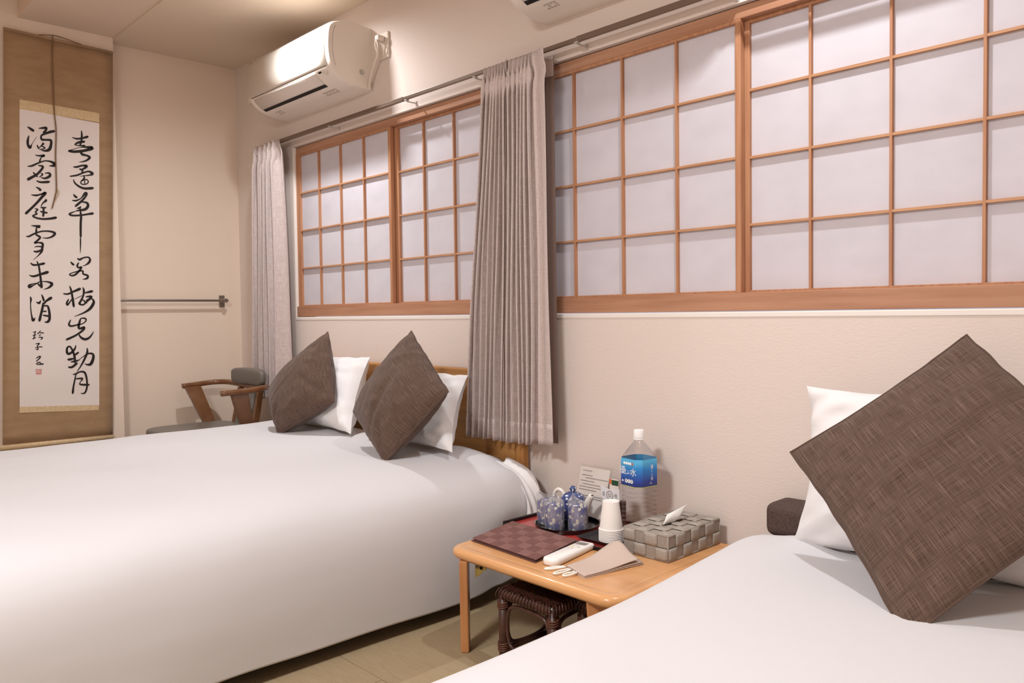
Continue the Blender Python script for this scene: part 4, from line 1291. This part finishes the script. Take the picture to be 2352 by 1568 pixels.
k.rings([sq(0.74, ZTR), sq(0.80, ZTR+0.002), sq(1.0, ZTR+0.013), sq(0.985, ZTR+0.0145), sq(0.80, ZTR+0.005), sq(0.6, ZTR+0.0045)])
k.build('square_dish', 'matte_black', bevel=0.001, label='square black dish under the stack of paper cups', cat='dish')
cc = Vector((-1.462, -0.262, ZTR+0.0050))
for i in range(8):
    prof = []
    H = 0.082; R0, R1 = 0.0330, 0.0232
    z = 0.0046*i
    prof = [(R0+0.0006, z+0.0038), (R0+0.0028, z+0.0034), (R0+0.0034, z+0.0019), (R0+0.0028, z+0.0004), (R0+0.0006, z+0.0001), (R0-0.0003, z+0.0016), (R0-0.0002, z+0.0045), (R1-0.0002, z+H-0.0008), (0.0005, z+H-0.0008)]
    prof2 = [(R0+0.0006, z+0.0038), (R0+0.0004, z+0.0055), (R1+0.0003, z+H), (R1-0.001, z+H+0.0005), (R1-0.002, z+H-0.0004), (0.0005, z+H-0.0004)]
    b = MB(); b.lathe(cc, prof[::-1][2:]+prof2[1:], 40)
    lb = 'topmost upside-down white paper cup of the nested stack' if i == 7 else ('lowest upside-down white paper cup of the nested stack' if i == 0 else 'white paper cup nested inside the upside-down stack, only its rim showing')
    b.build('paper_cup', 'paper_cup', loc=cc+Vector((0, 0, z)), smooth=True, angle=60, label=lb, cat='cup', group='nested paper cups')

# ------------------------------------------------------------------ water bottle
BC = Vector((-1.462, -0.128, ZTR)); BA = math.radians(-9)
t = thing('water_bottle', BC, 'large clear plastic water bottle with a blue label and white cap', 'bottle')


def sqring(h, ch, z, n=3):
    pts = []
    c = [(h, -h+ch), (h, h-ch), (h-ch, h), (-h+ch, h), (-h, h-ch), (-h, -h+ch), (-h+ch, -h), (h-ch, -h)]
    for i in range(8):
        a = c[i]; b_ = c[(i+1) % 8]
        for j in range(n):
            x = a[0]+(b_[0]-a[0])*j/n; y = a[1]+(b_[1]-a[1])*j/n
            pts.append(BC+Vector((x*math.cos(BA)-y*math.sin(BA), x*math.sin(BA)+y*math.cos(BA), z)))
    return pts


def circring(r, z, n=24, ):
    out = []
    base = sqring(1.0, 0.585, 0.0)
    for p in base:
        dx, dy = p.x-BC.x, p.y-BC.y; L = math.hypot(dx, dy)
        out.append(BC+Vector((dx/L*r, dy/L*r, z)))
    return out


rings = [sqring(0.034, 0.012, 0.0005), sqring(0.042, 0.014, 0.004), sqring(0.0445, 0.015, 0.012)]
for i in range(9):
    z = 0.020+i*0.0138
    rings += [sqring(0.0448, 0.016, z), sqring(0.0448, 0.016, z+0.0062), sqring(0.0425, 0.0145, z+0.0090), sqring(0.0425, 0.0145, z+0.0110)]
rings += [sqring(0.0450, 0.016, 0.1460), sqring(0.0450, 0.016, 0.222), sqring(0.0438, 0.017, 0.232)]
for f, z in ((0.25, 0.244), (0.5, 0.256), (0.75, 0.267), (1.0, 0.277)):
    a = sqring(0.0438, 0.017, z); c = circring(0.0145, z)
    rings.append([p.lerp(q_, f) for p, q_ in zip(a, c)])
rings += [circring(0.0140, 0.282), circring(0.0140, 0.289)]
MB().rings(rings).build('bottle_body', 'clear_plastic', t, smooth=True, angle=35)
MB().rings([circring(0.0165, 0.2835), circring(0.0165, 0.2855), circring(0.0150, 0.2865)]).build('neck_ring', 'bottle_cap', t, smooth=True, angle=40)
MB().rings([circring(0.0158, 0.2875), circring(0.0160, 0.290), circring(0.0156, 0.309), circring(0.0145, 0.3115)]).build('cap', 'bottle_cap', t, smooth=True, angle=40)
lab = MB().rings([sqring(0.0458, 0.0163, 0.1475), sqring(0.0459, 0.0163, 0.150), sqring(0.0458, 0.0163, 0.222), sqring(0.0449, 0.0170, 0.229)], False, False).build('label', 'bottle_label', t, smooth=True, angle=35)
MB().rings([sqring(0.04595, 0.0163, 0.1468), sqring(0.04595, 0.0163, 0.1482)], False, False).build('label_band', 'lime', lab)


def face(side):
    """(x,y) on a label face -> point; side 0 faces the room, side 1 faces the camera's right"""
    ca, sa = math.cos(BA), math.sin(BA); h = 0.0464

    def fn(x, y, zc=0.19, xc=0.0):
        if side == 0:
            X, Y = xc+x, -h
        else:
            X, Y = h, xc+x
        return BC+Vector((X*ca-Y*sa, X*sa+Y*ca, zc+y))
    return fn


f0, f1 = face(0), face(1)
text_mesh('優', 0.026, lambda x, y: f0(x, y, 0.192, -0.022), 'lettering', 'print_white', lab)
text_mesh('し', 0.018, lambda x, y: f0(x, y, 0.189, -0.005), 'lettering', 'print_white', lab)
text_mesh('い', 0.016, lambda x, y: f0(x, y, 0.189, 0.007), 'lettering', 'print_white', lab)
text_mesh('水', 0.026, lambda x, y: f0(x, y, 0.190, 0.024), 'lettering', 'print_white', lab)
for i, ch_ in enumerate('優しい水'):
    text_mesh(ch_, 0.014 if i in (0, 3) else 0.010, lambda x, y, i=i: f1(x*0.8, y, 0.205-0.0115*i, 0.008), 'lettering', 'print_white', lab)
text_mesh('2L', 0.008, lambda x, y: f1(x, y, 0.158, 0.004), 'lettering', 'print_white', lab)


def disc(fn, xc, zc, r, name, material):
    b = MB(); n = 20
    b.add([fn(r*math.cos(2*math.pi*i/n), r*math.sin(2*math.pi*i/n), zc, xc) for i in range(n)], [tuple(range(n))])
    return b.build(name, material, lab)


for i in range(4):
    disc(f0, -0.014+0.0085*i, 0.2155, 0.0042, 'print_dot', 'print_white')
disc(f0, 0.0205, 0.2155, 0.0035, 'print_dot', 'orange')
for i in range(3):
    disc(f0, -0.006+0.0115*i, 0.163, 0.0060, 'print_dot', 'print_white')
    text_mesh('軟水質'[i], 0.008, lambda x, y, i=i: f0(x, y, 0.163, -0.006+0.0115*i)-Vector((0, 0.0003, 0)), 'lettering', 'print_dark', lab)
disc(f0, -0.021, 0.162, 0.0030, 'print_dot', 'print_white')

# ------------------------------------------------------------------ woven tissue box
bx0, bx1, by0, by1, bz0, bz1 = -1.386, -1.239, -0.298, -0.046, ZT, ZT+0.072
t = thing('tissue_box', ((bx0+bx1)/2, (by0+by1)/2, ZT), 'grey woven strap tissue box with a tissue pulled out', 'tissue box')
i_ = 0.002
MB().box(bx0+i_, bx1-i_, by0+i_, by1-i_, bz0+0.0005, bz1-i_).build('core', 'weave_gap', t)


def patch(mb, o, du, dv, n_, bulge, lift=0.0012):
    """slightly domed rectangular strap piece"""
    def fn(u, v):
        e = (1-(2*u-1)**4)*(1-(2*v-1)**4)
        return o+du*u+dv*v+n_*(lift+bulge*e)
    mb.grid(fn, 4, 4)


def weave(o, U, V, nu, nv, N, phase):
    o, U, V, N = Vector(o), Vector(U), Vector(V), Vector(N)
    du, dv = U/nu, V/nv
    for j in range(nv):
        for i in range(nu):
            over = (i+j+phase) % 2
            b = MB()
            if over:       # strap lying on top: a little longer than its cell, ends bent down over its neighbours
                a0 = 0.02 if i == 0 else -RND.uniform(0.06, 0.16)
                a1 = 0.98 if i == nu-1 else 1+RND.uniform(0.06, 0.16)
                patch(b, o+du*(i+a0)+dv*(j+0.02), du*(a1-a0), dv*0.96, N, 0.0018, 0.0026)
                b.build('strap', 'weave_h', t, smooth=True, solid=0.0012)
            else:
                patch(b, o+du*(i+0.02)+dv*(j+0.015), du*0.96, dv*0.97, N, 0.0008, 0.0010)
                b.build('strap', 'weave_v', t, smooth=True)


weave((bx0, by0, bz0+0.003), (bx1-bx0, 0, 0), (0, 0, bz1-bz0-0.003), 4, 2, (0, -1, 0), 0)
weave((bx1, by0, bz0+0.003), (0, by1-by0, 0), (0, 0, bz1-bz0-0.003), 7, 2, (1, 0, 0), 1)
weave((bx0, by1, bz0+0.003), (0, by0-by1, 0), (0, 0, bz1-bz0-0.003), 7, 2, (-1, 0, 0), 1)
weave((bx0, by0, bz1-0.002), (bx1-bx0, 0, 0), (0, by1-by0, 0), 4, 7, (0, 0, 1), 0)
k = MB()
for (a, c) in (((bx0, by0), (bx1, by0)), ((bx1, by0), (bx1, by1)), ((bx1, by1), (bx0, by1)), ((bx0, by1), (bx0, by0))):
    k.tube([(a[0], a[1], bz1-0.001), (c[0], c[1], bz1-0.001)], 0.0030, 8)
    k.tube([(a[0], a[1], bz0+0.0032), (c[0], c[1], bz0+0.0032)], 0.0030, 8)
for (a, c) in ((bx0, by0), (bx1, by0), (bx1, by1), (bx0, by1)):
    k.tube([(a, c, bz0+0.003), (a, c, bz1-0.001)], 0.0024, 8)
k.build('edge_binding', 'weave_v', t, smooth=True)
mx_, my_ = (bx0+bx1)/2, (by0+by1)/2
k = MB(); pl = [(mx_+0.010*math.cos(a), my_+0.050*math.sin(a)) for a in [i*math.pi/12 for i in range(24)]]
k.add([(x, y, bz1+0.0022) for x, y in pl], [tuple(range(24))]); k.build('slot', 'weave_gap', t)


def tis(u, v):
    # u along the slot, v from the slot up to the free edge
    p = Vector((mx_, my_-0.045, bz1+0.001)).lerp(Vector((mx_, my_+0.015, bz1+0.001)), u)
    q = Vector((mx_-0.004, my_-0.020, bz1+0.026)).lerp(Vector((mx_+0.022, my_+0.060, bz1+0.046)), u)
    r = p.lerp(q, v)
    r.x += 0.010*math.sin(math.pi*u)*math.sin(math.pi*v)-0.008*v*u
    r.z += 0.006*math.sin(math.pi*v)*math.sin(2.2*math.pi*u)
    return r


tt = MB().grid(tis, 18, 14).build('tissue', 'tissue', t, smooth=True, solid=0.0006)

# ------------------------------------------------------------------ folder, remote, cloth pouch
FL, FR, BL_, BR_ = Vector((-1.776, -0.522, ZT+0.004)), Vector((-1.494, -0.541, ZT+0.004)), Vector((-1.796, -0.338, ZT+0.019)), Vector((-1.512, -0.355, ZT+0.019))
t = thing('document_folder', (FL+FR)/2, 'brown woven-look document folder resting on the tray edge', 'folder')


def fpt(u, v, h): return FL*(1-u)*(1-v)+FR*u*(1-v)+BL_*(1-u)*v+BR_*u*v+Vector((0, 0, h))


def fslab(mb, u0, u1, v0, v1, h0, h1, lift=0.0):
    f = lambda u, v, h: fpt(u, v, h+lift*(1-v))
    mb.hexa([f(u0, v0, h0), f(u1, v0, h0), f(u1, v1, h0), f(u0, v1, h0)], [f(u0, v0, h1), f(u1, v0, h1), f(u1, v1, h1), f(u0, v1, h1)])


k = MB(); fslab(k, -0.01, 1.0, -0.02, 1.0, -0.003, -0.0012); k.build('back_cover', 'folder_brown', t, bevel=0.0006)
k = MB(); fslab(k, 0.02, 0.98, 0.0, 0.98, -0.001, 0.0006, 0.001); k.build('inner_sheets', 'folder_brown', t)
k = MB(); fslab(k, 0.0, 1.0, 0.0, 1.0, 0.0008, 0.0024, 0.003); cv = k.build('front_cover', 'woven_a', t, bevel=0.0006)
nu, nv = 7, 5
for j in range(nv):
    for i in range(nu):
        if (i+j) % 2 == 0:
            k = MB(); fslab(k, (i+0.02)/nu, (i+0.98)/nu, (j+0.02)/nv, (j+0.98)/nv, 0.0024, 0.0029, 0.003); k.build('woven_square', 'woven_b', cv)

# remote control
r0, r1 = Vector((-1.450, -0.540, ZT)), Vector((-1.487, -0.338, ZT))
ax = (r1-r0).normalized(); sdv = Vector((ax.y, -ax.x, 0)); Lr = (r1-r0).length
t = thing('remote_control', (r0+r1)/2, 'white air conditioner remote with a small grey screen on the table', 'remote')


def rp(a, s, z): return r0+ax*a+sdv*s+Vector((0, 0, z))


W = 0.026
outl = rounded_poly([(0, -W), (Lr, -W), (Lr, W), (0, W)], [0.022, 0.008, 0.008, 0.022], 8)
rings = []
for d_, z in ((0.005, 0.0005), (0.001, 0.004), (0.0, 0.010), (0.002, 0.0155), (0.006, 0.018)):
    rings.append([rp(p.x, -p.y, z+(0.004*smooth01(1-p.x/0.06) if z > 0.008 else 0)) for p in inset(outl, d_)])
MB().rings([r_[::-1] for r_ in rings]).build('case', 'remote_white', t, smooth=True, angle=55)


def rbox(a0, a1, s0, s1, z0, z1):
    return MB().hexa([rp(a0, s0, z0), rp(a1, s0, z0), rp(a1, s1, z0), rp(a0, s1, z0)], [rp(a0, s0, z1), rp(a1, s0, z1), rp(a1, s1, z1), rp(a0, s1, z1)])


rbox(Lr-0.052, Lr-0.018, -0.017, 0.017, 0.0175, 0.0186).build('screen', 'remote_dark', t)
for i, (a, s, m__) in enumerate(((Lr-0.066, -0.011, 'remote_yellow'), (Lr-0.066, 0.011, 'remote_green'), (Lr-0.084, -0.013, 'remote_print'), (Lr-0.084, 0.0, 'remote_print'), (Lr-0.084, 0.013, 'remote_print'), (Lr-0.100, -0.012, 'remote_print'), (Lr-0.100, 0.012, 'remote_print'), (Lr-0.118, 0.0, 'remote_print'), (Lr-0.134, -0.011, 'remote_print'), (Lr-0.134, 0.011, 'remote_print'))):
    rbox(a-0.0035, a+0.0035, s-0.0055, s+0.0055, 0.0178, 0.0192).build('button', 'remote_white' if i > 1 else m__, t, bevel=0.001)
    rbox(a-0.0014, a+0.0012, s-0.0036, s+0.0036, 0.0192, 0.0194).build('button_print', m__, t)

# folded cloth pouch with white draw strings
t = thing('cloth_pouch', (-1.35, -0.43, ZT), 'folded beige cloth pouch with white drawstring loops on the table', 'pouch')
q0, q1, q2, q3 = Vector((-1.402, -0.522, ZT)), Vector((-1.316, -0.548, ZT)), Vector((-1.278, -0.352, ZT)), Vector((-1.396, -0.318, ZT))


def pch(u, v): return q0*(1-u)*(1-v)+q1*u*(1-v)+q2*u*v+q3*(1-u)*v


def layer(h, hump, trim=0.0):
    def fn(u, v):
        vv = v*(1-trim)
        p = pch(u, vv)
        p.z += h+hump*smooth01((vv-0.25)/0.75)**1.3*(0.25+0.95*math.exp(-((u-0.25)/0.38)**2))+0.0015*math.sin(5*u+4*vv)
        return p
    return fn


MB().grid(layer(0.0015, 0.0), 16, 20).build('lower_layer', 'pouch', t, smooth=True, solid=0.002)
MB().grid(layer(0.0050, 0.006, 0.02), 16, 20).build('middle_layer', 'pouch', t, smooth=True, solid=0.002)
MB().grid(layer(0.0085, 0.032, 0.08), 16, 24).build('upper_layer', 'pouch', t, smooth=True, solid=0.002)
for i, (a, b_) in enumerate((((-1.402, -0.527), (-1.432, -0.566)), ((-1.378, -0.533), (-1.390, -0.578)), ((-1.352, -0.540), (-1.362, -0.574)))):
    a = Vector((a[0], a[1], ZT+0.008)); b_ = Vector((b_[0], b_[1], ZT+0.0045)); s_ = Vector((0.007, 0.0, 0))
    pts = crom([tuple(a-s_*0.4), tuple(a.lerp(b_, 0.6)-s_), tuple(b_-s_*0.5), tuple(b_+s_*0.6), tuple(a.lerp(b_, 0.5)+s_), tuple(a+s_*0.6)], 5)
    MB().tube(pts, 0.0024, 7).build('string', 'string_white', t, smooth=True)
